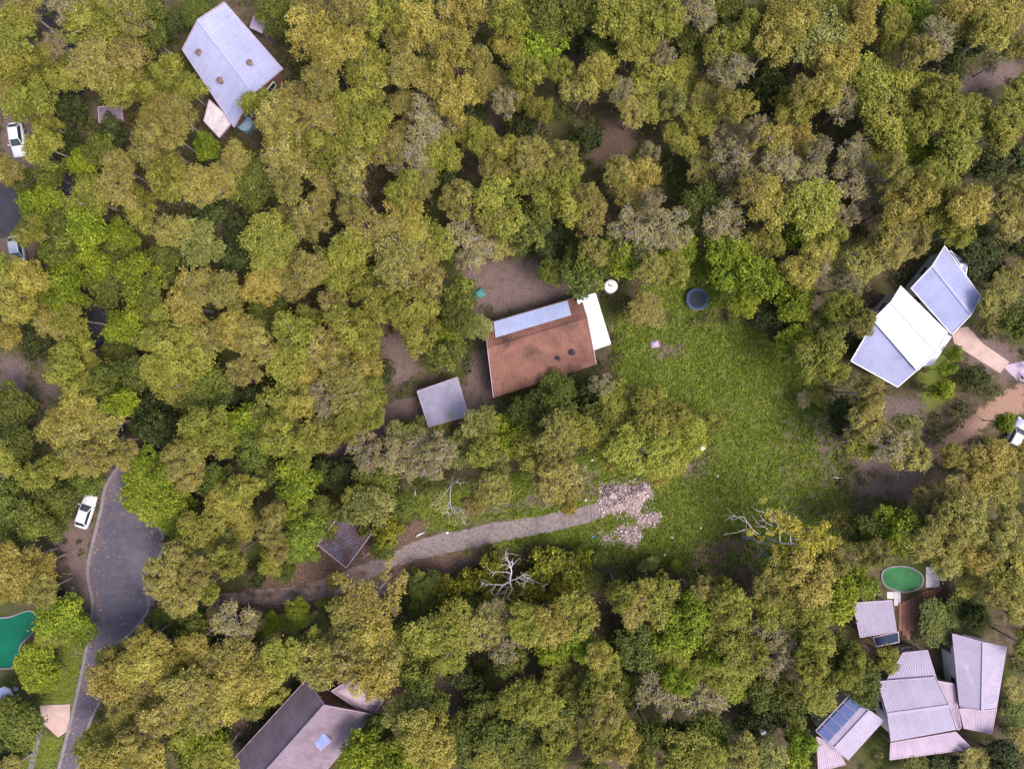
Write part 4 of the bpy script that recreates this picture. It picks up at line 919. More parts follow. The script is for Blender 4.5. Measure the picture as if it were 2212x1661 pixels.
tiles_of(1971, 0, """120 100 100 s,280 290 95 l,430 250 100 l,700 100 150 y,620 250 120 y,860 260 140 y,1130 180 140 y,1000 380 120 y,1180 50 100 y,1540 90 100 b,
1400 180 100 l,1350 270 70 l,1640 240 90 s,1850 80 120 y,2100 60 120 y,2000 200 110 y,1540 330 95 o,330 450 90 s,950 560 100 y,800 580 90 o,740 680 105 o,1070 670 100 s,1250 560 130 l,
1480 580 140 l,1700 640 120 l,1340 780 115 l,1560 790 120 l,1800 900 130 l,1500 960 115 b,1720 1060 110 l,1380 1100 85 o,1600 1130 95 l,120 760 110 y,380 680 100 y,500 860 110 s,300 870 110 s,
380 1020 120 s,560 900 75 y,640 1050 100 s,330 1150 90 s,560 1280 120 y,450 1200 85 o,180 1310 100 g,280 1420 90 s,1120 980 85 s,1130 1150 110 s,900 960 90 s,840 1350 140 l,
800 1480 110 b,1060 1380 90 s,1010 1480 75 l,1450 1300 130 y,1560 1230 105 y,1660 1330 105 l,1850 1330 115 y,1790 1480 95 l,1380 1450 105 o,1510 1530 105 o,1260 1590 95 o,
2140 720 110 l,2080 840 90 l,2150 1250 110 o,2120 1420 110 o,1950 1610 110 d,900 1600 95 b,300 1600 130 b,1250 400 80 d,1750 400 90 d,2000 1050 90 d,1600 650 90 l,600 480 80 d,2180 300 90 o""")
tiles_of(1971, 600, """330 400 112 b,490 440 120 b,420 620 90 b,770 420 105 y,740 600 105 b,640 700 95 d,720 860 100 b,900 270 75 y,880 400 80 s,1100 500 85 s,1150 390 95 o,
1350 300 95 o,1170 740 85 o,1060 640 90 o,880 960 120 l,970 1050 80 l,1220 1190 95 o,1690 1180 62 b 4,1700 1040 48 b 4,1760 940 40 b 3.5,1950 400 120 d,1900 250 90 d,2100 500 110 o,
2060 650 100 o,2150 200 100 d,1200 1370 120 o,1180 1510 115 l,1450 1410 90 o,1480 1590 110 o,1760 1600 80 y,2020 1610 110 y,2090 1380 62 b 4,1900 1100 58 d,1060 1340 80 d,1360 1520 90 s""")
tiles_of(0, 740, """60 200 135 y,180 150 105 y,100 320 115 y,20 500 95 y,400 120 105 b,420 260 110 b,230 560 95 d,300 330 100 l,350 440 105 o,440 410 90 l,700 120 125 g,900 160 110 b,
620 60 105 b,820 60 115 g,970 230 90 g,500 600 110 l,400 700 110 l,560 740 115 l,520 860 95 l,700 800 90 g,800 450 80 b,800 940 100 b,930 430 115 l,1060 560 120 l,1200 630 115 l,1040 740 115 l,
1150 790 115 l,1220 330 125 y,1310 220 110 o,1450 230 95 o,1520 480 130 y,1640 560 105 o,1560 750 100 o,1680 200 120 y,1750 80 115 y,1880 180 105 o,2000 80 110 o,2120 100 115 l,2150 330 105 o,
1900 520 135 l,1880 680 115 l,1990 420 90 l,2080 600 105 o,2150 760 105 o,2000 830 120 y,1930 950 95 y,2080 930 95 s,1780 1000 135 l,1780 1140 130 l,1920 1240 95 l,2100 1130 105 l,1340 540 90 o,
1350 850 100 g,1290 950 105 g,1450 900 90 d,1600 1080 110 b,1620 1250 115 g,1700 1400 115 g,1330 1090 125 l,1230 1190 105 l,1420 1180 105 l,1150 1300 105 o,1200 1400 110 o,1110 1490 105 o,
1380 1440 115 g,1560 1490 105 l,1450 1590 95 y,1900 1450 115 b,2100 1400 125 d,520 1000 125 y,420 1100 120 y,620 1080 110 o,520 1220 120 o,680 1210 100 o,590 1300 95 o,790 1270 90 o,
450 1330 100 o,260 1390 105 l,150 1200 95 g,80 950 125 g,150 1450 105 d,60 1600 125 g,330 1550 110 g,950 1000 95 d,1010 1110 100 d,940 1370 100 b 3.5,960 1480 115 b 3.5,1060 1570 125 b 4,1250 620 70 d,1700 900 80 d""")
tiles_of(0, 1481, """200 60 135 g,80 170 115 g,330 50 95 g,60 350 105 y,40 500 85 y,380 670 100 b 5,340 780 90 l 5,480 760 90 b 5,230 1000 100 b 4,290 1080 80 b 4,60 1270 100 g,80 1390 110 g,60 1510 100 d,
1160 70 110 b 4,1290 130 105 l,1150 310 115 o,1060 420 120 o,1250 400 115 o,1380 210 120 o,1450 310 100 o,1160 570 105 o,1300 500 95 o,1180 690 105 g,1060 700 80 g,1240 770 95 g,
930 850 105 y,900 980 125 y,760 930 100 l,730 1070 105 y,1030 950 105 y,1060 1060 115 y,1150 910 60 g,870 1150 115 o,1250 890 85 y,1000 1200 125 o,1200 1130 115 o,1350 1050 125 o,
1500 950 120 o,1560 1080 120 y,1450 1200 130 y,1600 1230 100 l,1330 1260 115 o,1200 1350 115 o,1030 1330 115 o,850 1300 115 o,760 1240 95 o,700 1480 140 y,660 1610 115 y,850 1500 105 o,
950 1580 105 y,560 1510 85 l,1310 1470 115 b,1240 1570 115 g,1390 1600 100 l,1800 950 120 l,1870 890 105 g,1740 1180 75 l,1680 1080 105 o,1950 1000 90 d,2070 990 125 o,2150 930 110 y,2000 900 105 l,1420 1400 80 d,1100 1480 70 d""")
tiles_of(980, 1481, """60 840 110 o,220 880 130 y,330 930 115 o,230 1080 120 y,100 960 105 o,430 810 105 g,480 980 120 g,510 1080 95 g,600 780 115 l,700 880 120 l,760 740 105 l,930 760 120 o,
1000 690 95 s,1100 960 115 g,1080 860 85 s,1230 740 115 l,1350 740 105 y,1520 690 140 y,1520 830 105 b,1380 900 95 b,1670 920 95 y,1680 1050 95 l,1560 1130 115 l,1270 1190 115 l,1180 1230 115 l,
1330 1250 105 l,1440 1300 115 g,1650 1200 115 l,1710 1290 115 o,1760 1380 125 l,1680 1480 125 y,1850 1500 115 y,1950 1600 105 l,1980 1420 105 g,1420 1420 105 o,1380 1520 105 l,1250 1380 115 g,
1240 1520 125 g,960 1300 130 g,1040 1450 125 g,880 1450 115 g,860 1560 105 g,1020 1600 105 l,700 1400 85 g,430 1320 120 y,560 1430 125 y,620 1550 125 y,480 1420 105 o,270 1400 95 g,130 1550 130 b,
300 1580 120 b,80 1450 95 g,150 1330 95 g,450 1620 115 b,1820 540 100 l,1900 610 90 o,2060 570 105 l,2160 680 115 l,1950 860 120 g,2060 850 105 b,2180 1080 95 b,2130 980 105 l,1820 1150 95 g,
2060 1180 105 s,1900 980 80 d,2180 1480 105 g,1860 760 80 d,760 1050 80 d,900 1180 90 d""")
tiles_of(1971, 1481, """180 560 120 o,330 600 125 l,60 620 95 b,30 760 105 b,660 360 115 y,820 430 120 y,600 480 125 o,700 560 115 l,590 630 120 l,1000 330 85 o,1130 460 105 b,1000 560 105 b,
1420 100 105 b,1400 200 95 b,1250 280 85 o,1180 120 105 g,1530 200 110 o,1700 130 115 o,1850 60 115 o,1720 300 105 o,1900 280 120 y,1850 430 95 l,2100 150 120 o,2120 350 115 o,2080 520 105 o,
2170 620 105 o,1790 610 110 g,1900 680 80 d,230 760 105 l,330 800 115 l,220 880 105 b,400 900 115 l,320 1020 115 l,340 1120 95 b,180 1000 85 l,60 1090 75 b,160 1220 110 s,600 820 115 s,620 960 105 s,
800 760 105 l,900 830 115 l,860 700 95 l,840 1000 105 o,1000 900 105 g,950 1020 85 g,1120 960 90 l,1170 1070 90 g,1190 1160 70 g,1080 1060 80 l,1340 950 55 l,180 1450 115 g,60 1570 140 l,180 1610 95 o,
400 1560 115 o,740 1400 80 g,770 1510 90 b,720 1250 70 g,690 1180 80 g,560 1600 95 o,2160 1150 80 o,2180 1470 75 o,2150 1300 80 g,1700 1640 90 d,1500 1655 85 g,2080 1610 95 d,440 1380 80 d,560 1330 70 d,1240 620 60 l 5""")
tiles_of(980, 740, """60 60 120 l,200 180 120 l,260 300 120 l,80 470 120 l,180 530 105 l,70 620 110 l,180 700 110 y,60 780 110 o,120 900 110 o,220 880 95 l,230 1000 85 y,90 1100 100 o,180 1260 105 s,
400 60 125 o,560 40 110 o,560 200 125 o,480 330 115 l,440 420 100 l,530 490 95 o,840 40 95 s,780 260 105 g,760 380 105 g,700 620 115 g,720 500 105 b,900 460 60 y,300 760 60 d,
1370 120 80 g,1600 80 130 g,1720 20 95 b,1850 20 105 b,2000 80 105 o,2150 120 95 o,1070 1130 100 b 5,910 1080 100 p,690 1030 60 y 6,600 1130 115 p,420 1160 115 p,480 1270 115 s,620 1300 115 s,350 1290 95 s,
800 1250 105 p,930 1250 105 l,1000 1350 95 p,1180 1010 90 g,1300 960 100 g,1420 860 80 g 4,1420 1010 105 g,1250 1110 105 g,1400 1150 105 o,1250 1250 105 o,1400 1280 100 o,1130 1200 80 b,1610 930 85 d,1650 1020 95 g,
1700 820 80 s,1800 900 90 l,1850 1010 120 l,2000 960 125 l,2100 1050 110 l,1730 1150 105 l,200 1330 100 d,80 1410 110 d,250 1450 100 g,550 1420 90 g,1560 1120 90 l""")
# trees and bushes of the lot
def lot(text):
    for row in text.replace('\n', ' ').split(','):
        q = row.split()
        if len(q) >= 4: tree(float(q[0]), float(q[1]), float(q[2]), q[3], float(q[4]) if len(q) > 4 else None, shrub=(len(q) > 4 and float(q[4]) < 3))
lot("""656 1150 44 c 6.5,736 1108 24 g 5,786 1146 14 g 3.6,716 1136 18 l 4.5,650 1192 36 c 5,640 1104 30 c 5.5,590 1112 28 o 8,584 1150 30 o 8,602 1186 26 o 7,586 1214 32 l 6,612 1236 26 g 3.5,560 1244 22 d 3,690 1106 32 g 5,712 1142 24 g 4.5,
664 1126 24 g 4.5,802 1094 48 p 8,770 1072 34 l 7,762 1108 24 p 6,838 1152 36 k 2.9,828 1184 28 g 2.6,862 1090 32 g 5,848 1118 26 k 2.8,876 1110 18 g 2.8,742 1318 40 o 8,724 1254 20 y 8,
640 1326 32 b 2.9,588 1344 26 b 2.8,684 1346 26 p 2.9,700 1306 18 g 2.2,504 1352 50 s 7,466 1334 28 s 6,548 1342 26 s 4,540 1380 30 g 2.9,1066 1226 34 k 2.8,1180 1222 44 k 2.9,1236 1234 44 k 2.8,
1022 1260 34 k 2.9,1144 1268 38 k 2.8,1212 1262 38 k 2.9,1262 1206 26 k 2.5,1100 1284 34 k 2.6,1270 1250 30 g 2.6,1056 1280 28 k 2.4,922 1270 38 g 2.8,978 1268 32 k 2.8,910 1304 36 g 2.9,955 1292 32 k 2.8,1000 1304 28 g 2.6,896 1233 10 b 1,
1060 1058 44 o 9,1024 1090 30 o 8,1200 1034 54 o 9,1176 1066 30 s 8,1226 1060 34 o 8,1244 1030 30 s 8,1228 1096 20 y 8,1396 972 70 L 8.5,1486 944 46 L 7.5,1344 974 40 L 8,1440 1000 42 L 7.5,1318 1002 18 y 7,1420 1026 26 y 6,1540 908 24 l 5,
1738 862 20 s 2.5,1768 860 16 l 2.5,1410 1216 16 p 1.8,1390 1222 14 p 1.6,1462 1224 14 b 1.5,1300 1206 18 g 1.6,1812 1126 20 o 5,1838 1158 20 o 5,1500 1282 30 l 6,1560 1270 26 l 6,1350 1276 30 g 4""")
# filler crowns wherever the canopy of the surrounding bush would gape
LOT = [(440,1400),(450,1310),(535,1270),(566,1092),(1150,1012),(1772,825),(1856,1175)]
def fill_forest():
    r = random.Random(77); added = 0
    U = np.array([t[2] for t in TREES]); V = np.array([t[3] for t in TREES])
    dark = [(245,700,60),(150,440,50),(255,840,45),(1330,300,70),(1080,1560,60),(1340,1480,40),(1720,1400,40),(2180,250,40),(1100,640,110),(1520,675,90),(1316,640,60),(870,770,50),(780,960,60)]
    kinds = [t[1] for t in TREES]; U, V = list(U), list(V)
    cu = np.array([r.uniform(-15, 2227) for _ in range(5000)]); cv = np.array([r.uniform(-15, 1676) for _ in range(5000)])
    g, m, s_, l = zones(cu, cv); bad = inside(LOT, cu, cv) | (np.maximum(np.maximum(g, m), s_) > .3) | blocked(cu, cv, 32)
    for ox, oy in ((32, 0), (-32, 0), (0, 32), (0, -32)):
        g, m, s_, l = zones(cu+ox, cv+oy); bad |= (np.maximum(m, s_) > .4)
    for x, y, q in dark: bad |= np.hypot(cu-x, cv-y) < q
    A = np.array([U, V]).T
    for u, v in zip(cu[~bad], cv[~bad]):
        d = np.hypot(A[:, 0]-u, A[:, 1]-v); k = int(d.argmin())
        if d[k] < 55: continue
        kd = kinds[k] if r.random() < .5 else r.choice('gldo'); kd = 'l' if kd in 'Lkcp' else kd
        tree(u, v, r.uniform(36, 48), kd, r.uniform(4.2, 6.5) if kd != 'd' else 3.2); A = np.vstack([A, [u, v]]); kinds.append(kd); added += 1
    print('filled', added)
# custom trees traced from limb to limb
def custom_tree(name, label, limbs, clumps, leafkind, bark, n=180, size=.26, gap=.3, cat='tree', cr_flat=.7, rs=1.0, twigs=0):
    r = np.random.default_rng(len(label)*31); b0 = limbs[0][0]; base = P(b0[0], b0[1], b0[2]); root = empty(name, (base.x, base.y, 0)); tag(root, label, cat)
    off = Vector((base.x, base.y, 0)); mb = MB()
    for lb in limbs:
        pts = [P(u, v, z)-off for u, v, z, _ in lb]; rad = [q[3]*rs for q in lb]
        sm = [tuple(x) for x in smooth_line([(*p, w) for p, w in zip(pts, rad)], 3)]
        sm = [(x+r.normal(0, .03), y+r.normal(0, .03), z, w) for x, y, z, w in sm]
        mb.tube([s[:3] for s in sm], [max(s[3], .012) for s in sm], 7, True)
        for _ in range(twigs):
            k = int(r.integers(len(sm)//3, len(sm))); b = Vector(sm[k][:3]); dr = Vector(sm[min(k+1, len(sm)-1)][:3])-Vector(sm[max(k-1, 0)][:3]); dr.normalize()
            e = b+(dr*.7+Vector(r.normal(0, .6, 3)*np.array([1, 1, .4])))*r.uniform(.4, 1.0); mid = (b+e)/2+Vector(r.normal(0, .06, 3)); mb.tube([b, mid, e], [.024, .018, .008], 4, False)
    for (u, v, z, q) in clumps:
        c = P(u, v, z)-off
        for _ in range(4): limb_tubes(mb, r, tuple(c), [tuple(c+Vector(r.normal(0, .6*q, 3)*np.array([1, 1, .5])))], .03, .08)
    mb.build('trunk', M[bark], root, True)
    if clumps:
        cen = np.array([P(u, v, z)-off for u, v, z, _ in clumps]); rad = np.array([q for *_, q in clumps])
        V, F, tone = leaf_cloud(r, cen, rad, [int(n*(q/.8)**2) for q in rad], size, cr_flat, gap, .5, .45)
        link('crown', np_mesh('crown', V, F, {'leaf': tone}), root, M[leafkind])
    return root
custom_tree('dead_tree', 'bleached leafless dead tree rising from bushes below the driveway',
 [[(1096, 1233, 0, .22), (1099, 1244, 3, .2), (1101, 1255, 5.2, .17)], [(1101, 1255, 5.2, .15), (1104, 1240, 6, .13), (1104, 1226, 6.6, .1), (1096, 1208, 7.2, .05)],
  [(1104, 1226, 6.6, .07), (1108, 1217, 7, .05), (1106, 1212, 7.2, .03)], [(1104, 1238, 6.1, .08), (1095, 1236, 6.4, .06), (1073, 1234, 6.6, .03)], [(1104, 1228, 6.5, .07), (1094, 1220, 6.8, .05), (1081, 1219, 7, .03)],
  [(1101, 1255, 5.2, .12), (1088, 1263, 5.6, .09), (1068, 1262, 6, .06), (1053, 1262, 6.2, .03)], [(1092, 1260, 5.5, .07), (1082, 1270, 5.7, .05), (1075, 1276, 5.9, .03)], [(1072, 1264, 5.9, .05), (1066, 1272, 6, .03), (1062, 1279, 6, .02)],
  [(1101, 1255, 5.2, .1), (1113, 1251, 5.6, .07), (1128, 1243, 6, .05), (1140, 1240, 6.1, .02)], [(1120, 1247, 5.8, .05), (1128, 1252, 5.9, .03)], [(1101, 1257, 5.1, .13), (1106, 1270, 4.6, .1), (1103, 1280, 4.2, .08), (1095, 1289, 4, .05)],
  [(1104, 1268, 4.7, .06), (1098, 1268, 4.9, .04), (1092, 1280, 5, .02)], [(1128, 1243, 6, .04), (1138, 1248, 6.1, .03), (1147, 1247, 6.1, .02)], [(1096, 1210, 7.1, .04), (1092, 1202, 7.3, .03), (1094, 1196, 7.4, .02)], [(1073, 1234, 6.6, .03), (1066, 1236, 6.6, .02), (1060, 1233, 6.6, .015)], [(1053, 1262, 6.2, .03), (1046, 1259, 6.2, .02), (1041, 1262, 6.2, .015)], [(1113, 1251, 5.6, .04), (1122, 1258, 5.6, .03), (1132, 1262, 5.5, .015)]], [], 'o', 'bark_dead', rs=.66, twigs=5)
custom_tree('tall_gum_tree', 'tall khaki yellow gum with thick bare trunk beside the driveway below shed',
 [[(846, 1238, 0, .34), (836, 1249, 3, .3), (822, 1264, 6.5, .27), (806, 1288, 9.5, .2), (790, 1304, 11, .1)], [(822, 1264, 6.5, .14), (836, 1250, 8.6, .1), (832, 1232, 10, .08), (842, 1212, 11, .04)], [(812, 1278, 8.6, .14), (780, 1274, 10.4, .1), (744, 1262, 11, .05)],
  [(814, 1276, 8.4, .12), (846, 1276, 10, .08), (866, 1262, 10.6, .05)], [(806, 1290, 9.6, .1), (816, 1312, 10.6, .08), (826, 1330, 11, .04)], [(800, 1296, 10.2, .1), (768, 1306, 11, .07), (744, 1320, 11, .04)]],
 [(744, 1256, 10.6, .9), (728, 1248, 10.4, .7), (756, 1266, 10.8, .8), (780, 1262, 11, .7), (796, 1270, 11, .9), (774, 1284, 11.4, 1.1), (800, 1292, 11.6, 1.1), (756, 1300, 11.2, 1.1), (782, 1310, 11.6, 1.2), (806, 1318, 11.2, 1.1), (744, 1322, 10.6, .9), (768, 1332, 10.8, 1.0), (796, 1336, 10.8, 1.0), (828, 1310, 11, 1.0), (846, 1296, 10.8, 1.0), (860, 1278, 10.8, .9), (866, 1256, 10.8, .8), (872, 1242, 10.8, .6), (848, 1268, 10.6, .6), (832, 1244, 10.4, .6), (834, 1228, 10.6, .6), (846, 1206, 11, .55), (838, 1216, 10.8, .45), (852, 1314, 10.6, .8), (826, 1336, 10.4, .9)],
 'y', 'bark', n=260, gap=.25)
custom_tree('dead_branch', 'bleached dead branch lying low among bushes right of the dead tree',
 [[(1110, 1285, 2.6, .18), (1128, 1283, 2.8, .14), (1142, 1279, 3, .08), (1156, 1281, 3, .03)], [(1164, 1282, 3, .1), (1170, 1268, 3.6, .08), (1184, 1259, 4, .03)], [(1174, 1264, 3.8, .05), (1175, 1276, 3.7, .03)], [(1136, 1281, 2.9, .06), (1144, 1274, 3.2, .03)]], [], 'o', 'bark_dead', cat='branch')
custom_tree('leaning_tree', 'leaning tree with bare grey limbs and yellow tufts at lower right of lawn',
 [[(1602, 1159, 0, .36), (1620, 1163, 2.5, .3), (1641, 1171, 5, .26), (1669, 1178, 7.5, .2), (1692, 1192, 9, .12), (1712, 1206, 9.5, .05)],
  [(1636, 1168, 4.5, .2), (1659, 1163, 7, .17), (1685, 1172, 8.8, .14), (1712, 1174, 10, .1), (1736, 1186, 10.6, .05)], [(1685, 1171, 8.8, .12), (1684, 1148, 10, .09), (1678, 1124, 11, .05), (1664, 1100, 11.6, .03)],
  [(1709, 1172, 10, .1), (1709, 1150, 11, .08), (1730, 1148, 11.6, .06), (1758, 1142, 12, .03)], [(1710, 1164, 10.4, .08), (1736, 1164, 11.2, .06), (1770, 1166, 12, .03)], [(1644, 1168, 5.5, .12), (1639, 1154, 7, .1), (1621, 1138, 8, .07), (1605, 1116, 8.6, .05), (1585, 1122, 8.8, .02)],
  [(1612, 1128, 8.4, .05), (1596, 1118, 8.6, .03), (1582, 1113, 8.7, .02)], [(1639, 1158, 7, .07), (1612, 1144, 8, .05), (1590, 1150, 8.3, .03), (1565, 1153, 8.5, .02)], [(1682, 1136, 10.5, .06), (1659, 1111, 11, .05), (1640, 1104, 11.2, .03), (1628, 1100, 11.2, .02)],
  [(1668, 1135, 10.4, .05), (1650, 1126, 10.6, .04), (1640, 1110, 10.7, .02)], [(1628, 1166, 3.5, .09), (1640, 1180, 5, .07), (1646, 1190, 5.6, .05), (1637, 1203, 6, .02)], [(1646, 1190, 5.6, .04), (1656, 1182, 6, .03)],
  [(1690, 1190, 9, .08), (1710, 1196, 10, .05), (1740, 1190, 10.6, .03)], [(1672, 1180, 7.8, .08), (1676, 1196, 9, .05), (1680, 1210, 9.4, .02)], [(1664, 1150, 8.6, .06), (1652, 1140, 9.2, .04), (1636, 1130, 9.4, .02)]],
 [(1659, 1106, 11, .55), (1649, 1080, 11.4, .45), (1680, 1112, 11, .75), (1668, 1120, 11, .5), (1700, 1126, 11, .8), (1718, 1132, 11.5, .8), (1664, 1148, 9, .6), (1620, 1149, 8, .5), (1644, 1164, 7.4, .5), (1715, 1146, 11, .8), (1736, 1157, 11.4, .9),
  (1756, 1150, 12, .8), (1743, 1174, 11, .9), (1772, 1166, 12, .8), (1782, 1134, 11, .6), (1806, 1168, 11.5, .7), (1700, 1190, 9.5, .8), (1676, 1188, 9, .7), (1720, 1196, 10.4, .9), (1760, 1186, 11, .8), (1790, 1180, 11.4, .7), (1690, 1140, 10.6, .6), (1734, 1208, 10, .8), (1700, 1212, 9.6, .7), (1690, 1120, 11, .6), (1706, 1140, 11, .6), (1726, 1146, 11.4, .6), (1770, 1150, 12, .6), (1790, 1164, 12, .6)],
 't', 'bark_grey', n=380, gap=.25, rs=.66, twigs=4)
custom_tree('pale_gum_tree', 'slim white-limbed gum with thin foliage above the driveway joint',
 [[(988, 1000, 0, .2), (981, 1022, 4, .17), (975, 1044, 7, .14), (972, 1070, 9, .1), (974, 1096, 10, .05), (984, 1112, 10.4, .03)], [(975, 1046, 7.2, .08), (964, 1062, 8.6, .05), (952, 1070, 9.2, .03)], [(972, 1078, 9.3, .06), (968, 1095, 10, .05), (965, 1107, 10.2, .03)], [(974, 1092, 9.9, .04), (988, 1110, 10.4, .03), (1000, 1124, 10.6, .02)],
  [(976, 1046, 7.2, .06), (984, 1040, 8, .04), (992, 1044, 8.3, .02)]],
 [(944, 1090, 9.6, .85), (954, 1078, 9.4, .7), (938, 1078, 9.2, .6), (958, 1100, 9.8, .6), (986, 1120, 10.2, .7), (1000, 1118, 10.4, .55), (976, 1126, 10.2, .5), (996, 1104, 10.3, .4)], 'p', 'bark_dead', n=340, gap=.25, rs=.58, twigs=4)
custom_tree('dead_branch', 'small white forked branch near bushes right of the corrugated shed', [[(898, 1050, 1.5, .07), (896, 1060, 2.2, .06), (896, 1069, 2.4, .04)], [(897, 1056, 2, .04), (906, 1052, 2.5, .03), (910, 1056, 2.6, .02)], [(896, 1066, 2.4, .03), (900, 1071, 2.5, .02)]], [], 'o', 'bark_dead', cat='branch')

# ------------------------------------------------------------------ ground level growth
fill_forest()
def undergrowth():
    r = np.random.default_rng(21); n = 5200
    u = r.uniform(-60, 2272, n); v = r.uniform(-60, 1721, n); g, m, s, l = zones(u, v)
    ok = ~blocked(u, v, 10) & (r.random(n) > 1.2*np.maximum(np.maximum(g, s), np.maximum(m*.85, l*.9)))
    u, v = u[ok], v[ok]; n = len(u); cz = r.uniform(.25, 1.5, n)*r.random(n)**.5+.25; rad = r.uniform(.35, .95, n)
    cen = np.array([P(a, b)+Vector((0, 0, z)) for a, b, z in zip(u, v, cz)])
    V, F, tone = leaf_cloud(r, cen, rad, [int(55*q/.6) for q in rad], .30, .6, 0, .7, .5)
    o = link('undergrowth', np_mesh('undergrowth', V, F, {'leaf': tone}), None, M['undergrowth']); tag(o, 'low dark undergrowth covering the forest floor between trees', 'undergrowth', kind='stuff')
undergrowth()
def scatter(name, n, test, size, mat, label, cat, seed, zr=(.02, .12), up=.9, narrow=.6, region=(0, 2212, 0, 1661), tuft=1):
    r = np.random.default_rng(seed); u = r.uniform(region[0], region[1], n); v = r.uniform(region[2], region[3], n); k = test(u, v, r); u, v = u[k], v[k]; n = len(u); tt = r.normal(0, .17, n)
    if tuft > 1:
        tt = np.repeat(tt, tuft); u = np.repeat(u, tuft)+r.normal(0, 2.3, n*tuft); v = np.repeat(v, tuft)+r.normal(0, 2.3, n*tuft); n *= tuft
    p = np.stack([(u-CU)*S, (CV-v)*S, r.uniform(*zr, n)], 1); nn = r.normal(size=(n, 3))*.5+np.array([0, 0, up]); nn /= np.linalg.norm(nn, axis=1)[:, None]
    t = r.normal(size=(n, 3)); t -= (t*nn).sum(1)[:, None]*nn; t /= np.linalg.norm(t, axis=1)[:, None]; b = np.cross(nn, t)
    L = (size*r.uniform(.5, 1.5, n))[:, None]; W = L*narrow; V = np.stack([p-t*L*.5, p+b*W*.5, p+t*L*.5, p-b*W*.5], 1).reshape(-1, 3)
    V[:, 2] = np.maximum(V[:, 2], .006)
    tone = np.clip(r.normal(.5, .17, n)+tt, 0, 1)
    o = link(name, np_mesh(name, V, np.arange(4*n).reshape(-1, 4), {'leaf': tone}), None, M[mat]); tag(o, label, cat, kind='stuff'); return o
def vnoise(u, v, f, seed):
    a = np.sin(u*f+seed)+np.sin(v*f*1.3+seed*2.1)+np.sin((u+v)*f*.7+seed*.7)+np.sin((u-v)*f*1.7+seed)+np.sin(u*f*2.9+v*f*1.1+seed*3); return a/5
def t_grass(u, v, r):
    g, m, s, l = zones(u, v); d = g*(1-.8*m)*(1-s)*(1-.7*l)*(.72+.55*vnoise(u, v, .09, 2)+.3*vnoise(u, v, .31, 5)); return (r.random(u.shape) < d) & ~blocked(u, v, 1)
scatter('grass', 54000, t_grass, .22, 'grass', 'low leafy green ground cover spread over the lawn', 'grass', 5, zr=(.03, .2), region=(860, 1880, 520, 1240), tuft=8)
def t_grass2(u, v, r):
    g, m, s, l = zones(u, v); return (r.random(u.shape) < g*.8) & ~blocked(u, v, 1)
scatter('grass', 12000, t_grass2, .20, 'grass', 'strip of verge grass beside the road at left', 'grass', 6, region=(0, 240, 1330, 1661))
def t_lit(u, v, r):
    g, m, s, l = zones(u, v); d = np.maximum(l*.8, m*.25); d = np.maximum(d, .12); e = inside(BLOCK[1], u, v); w = np.where(e, np.where(u < 860, .55, .07), d); return (r.random(u.shape) < w) & ~inside([(686, 1176), (748, 1228), (806, 1149), (743, 1099)], u, v)
scatter('leaf_litter', 50000, t_lit, .13, 'litter', 'fallen brown leaves strewn over the lot and driveway', 'leaf litter', 9, zr=(.055, .075), up=2.5, region=(500, 1860, 830, 1330))
def t_road(u, v, r):
    e = inside(BLOCK[0], u, v); d = np.minimum(seg_dist([tuple(p) for p in road_l], u, v, False), seg_dist([tuple(p) for p in road_r], u, v, False)); return e & (r.random(u.shape) < .05+.8*np.exp(-d/7.))
scatter('leaf_litter', 26000, t_road, .14, 'litter', 'dry leaves gathered along the road edges', 'leaf litter', 12, zr=(.026, .036), up=3, region=(90, 370, 1000, 1661))
rr = random.Random(4)
for k, (u, v) in enumerate([(1169, 1097), (1550, 1028), (1264, 1008), (1279, 994), (1265, 1080), (1428, 1115), (1514, 1140), (1452, 1160), (1436, 1198), (966, 1150)]):
    m = MB(); r0 = rr.uniform(.12, .2); pts = []
    m.tube([(0, 0, 0), (0, 0, r0*.35), (0, 0, r0*.8), (0, 0, r0)], [r0*.8, r0, r0*.75, r0*.2], 7); m.v = [(x*rr.uniform(.75, 1.25), y*rr.uniform(.75, 1.25), z) for x, y, z in m.v]
    o = m.build('stone', M['tank_white']); o.location = P(u, v); tag(o, None, 'stone', 'pale stones dotted over the lot')

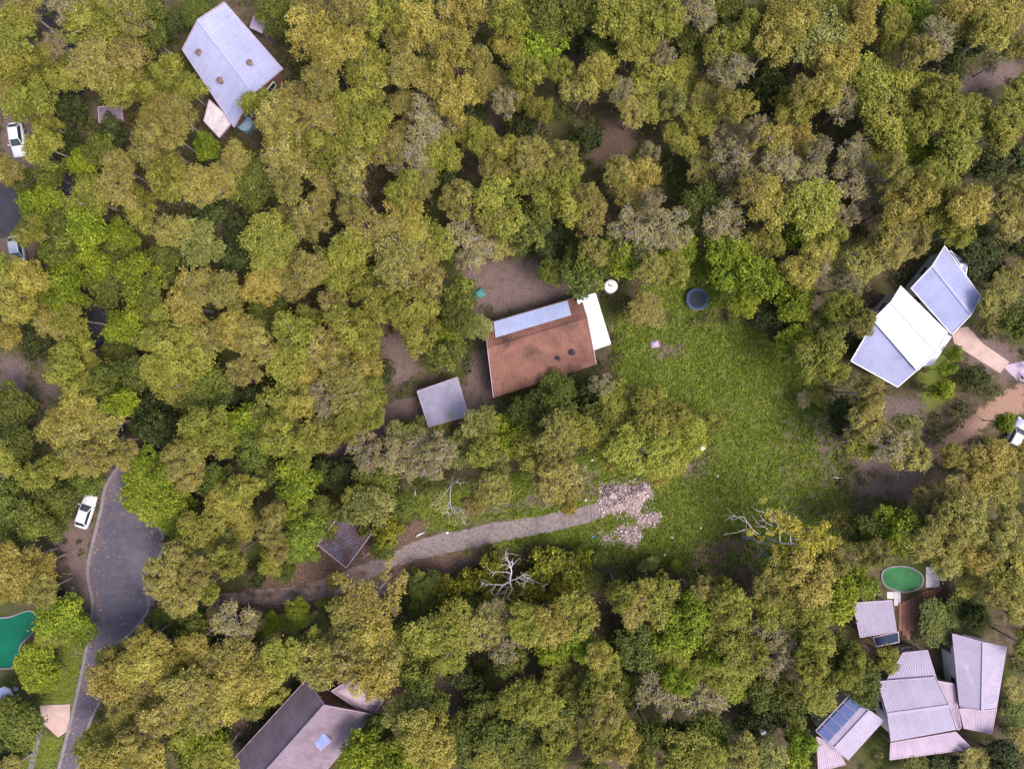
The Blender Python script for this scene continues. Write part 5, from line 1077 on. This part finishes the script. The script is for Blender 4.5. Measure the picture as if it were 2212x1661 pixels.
# ------------------------------------------------------------------ labels for trees: kind, side and rank from a landmark
LM = [(500, 150, 'pale gabled roof in upper left'), (1170, 740, 'terracotta house'), (957, 868, 'lavender grey carport'), (1503, 648, 'round blue trampoline'),
 (1990, 690, 'silver and white roofed house'), (2000, 1500, 'pinkish white villa'), (1945, 1247, 'murky green pool'), (650, 1590, 'mauve brown roof at bottom'),
 (745, 1165, 'rusty corrugated shed'), (1355, 1070, 'large rubble heap'), (193, 1102, 'white car on the road'), (30, 1390, 'teal pool at left edge'),
 (46, 306, 'white car at upper left edge'), (1345, 310, 'bare reddish clearing in the forest'), (290, 777, 'white tank in the gully'), (1100, 1250, 'bleached dead tree'),
 (1640, 1165, 'leaning bare-limbed tree'), (2186, 938, 'silver car by dirt track'), (1106, 0, 'middle of the top edge'), (2212, 0, 'top right corner'), (1250, 1661, 'middle of the bottom edge'),
 (0, 1661, 'bottom left corner'), (820, 560, 'dense forest left of centre'), (1800, 300, 'big green crown cluster in upper right'), (300, 1580, 'foot of the road')]
ORD = ['nearest', 'second nearest', 'third nearest', 'fourth nearest', 'fifth nearest', 'sixth nearest', 'seventh nearest', 'eighth nearest', 'ninth nearest', 'tenth nearest', 'eleventh nearest', 'twelfth nearest']
buckets = {}
for t in TREES:
    root, kind, u, v, shrub, lab = t
    du_, dv_, nm = min(((u-a, v-b, c) for a, b, c in LM), key=lambda q: math.hypot(q[0], q[1]))
    side = ('right of' if du_ > 0 else 'left of') if abs(du_) > abs(dv_) else ('below' if dv_ > 0 else 'above')
    ph = PHRASE[kind].replace(' tree', ' shrub').replace(' gum shrub', ' shrub') if shrub else PHRASE[kind]
    buckets.setdefault((ph, side, nm), []).append((math.hypot(du_, dv_), root, kind, shrub))
for (ph, side, nm), lst in buckets.items():
    lst.sort(key=lambda q: q[0])
    for i, (_, root, kind, shrub) in enumerate(lst):
        tag(root, f'{ORD[min(i, 11)]} {ph} {side} the {nm}' if len(lst) > 1 else f'{ph} {side} the {nm}', 'shrub' if shrub else ('bush' if kind == 'd' else 'tree'), 'shrubs on the lot' if shrub else 'trees of the bush block')
i = 0
for o in C.objects:
    if o.get('category') == 'stone':
        i += 1; u = o.location.x/S+CU; v = CV-o.location.y/S
st = sorted([o for o in C.objects if o.get('category') == 'stone'], key=lambda o: o.location.x)
for k, o in enumerate(st): o['label'] = ['first', 'second', 'third', 'fourth', 'fifth', 'sixth', 'seventh', 'eighth', 'ninth', 'tenth'][k]+' small pale stone from the left on the open lot'
print('trees', len(TREES))
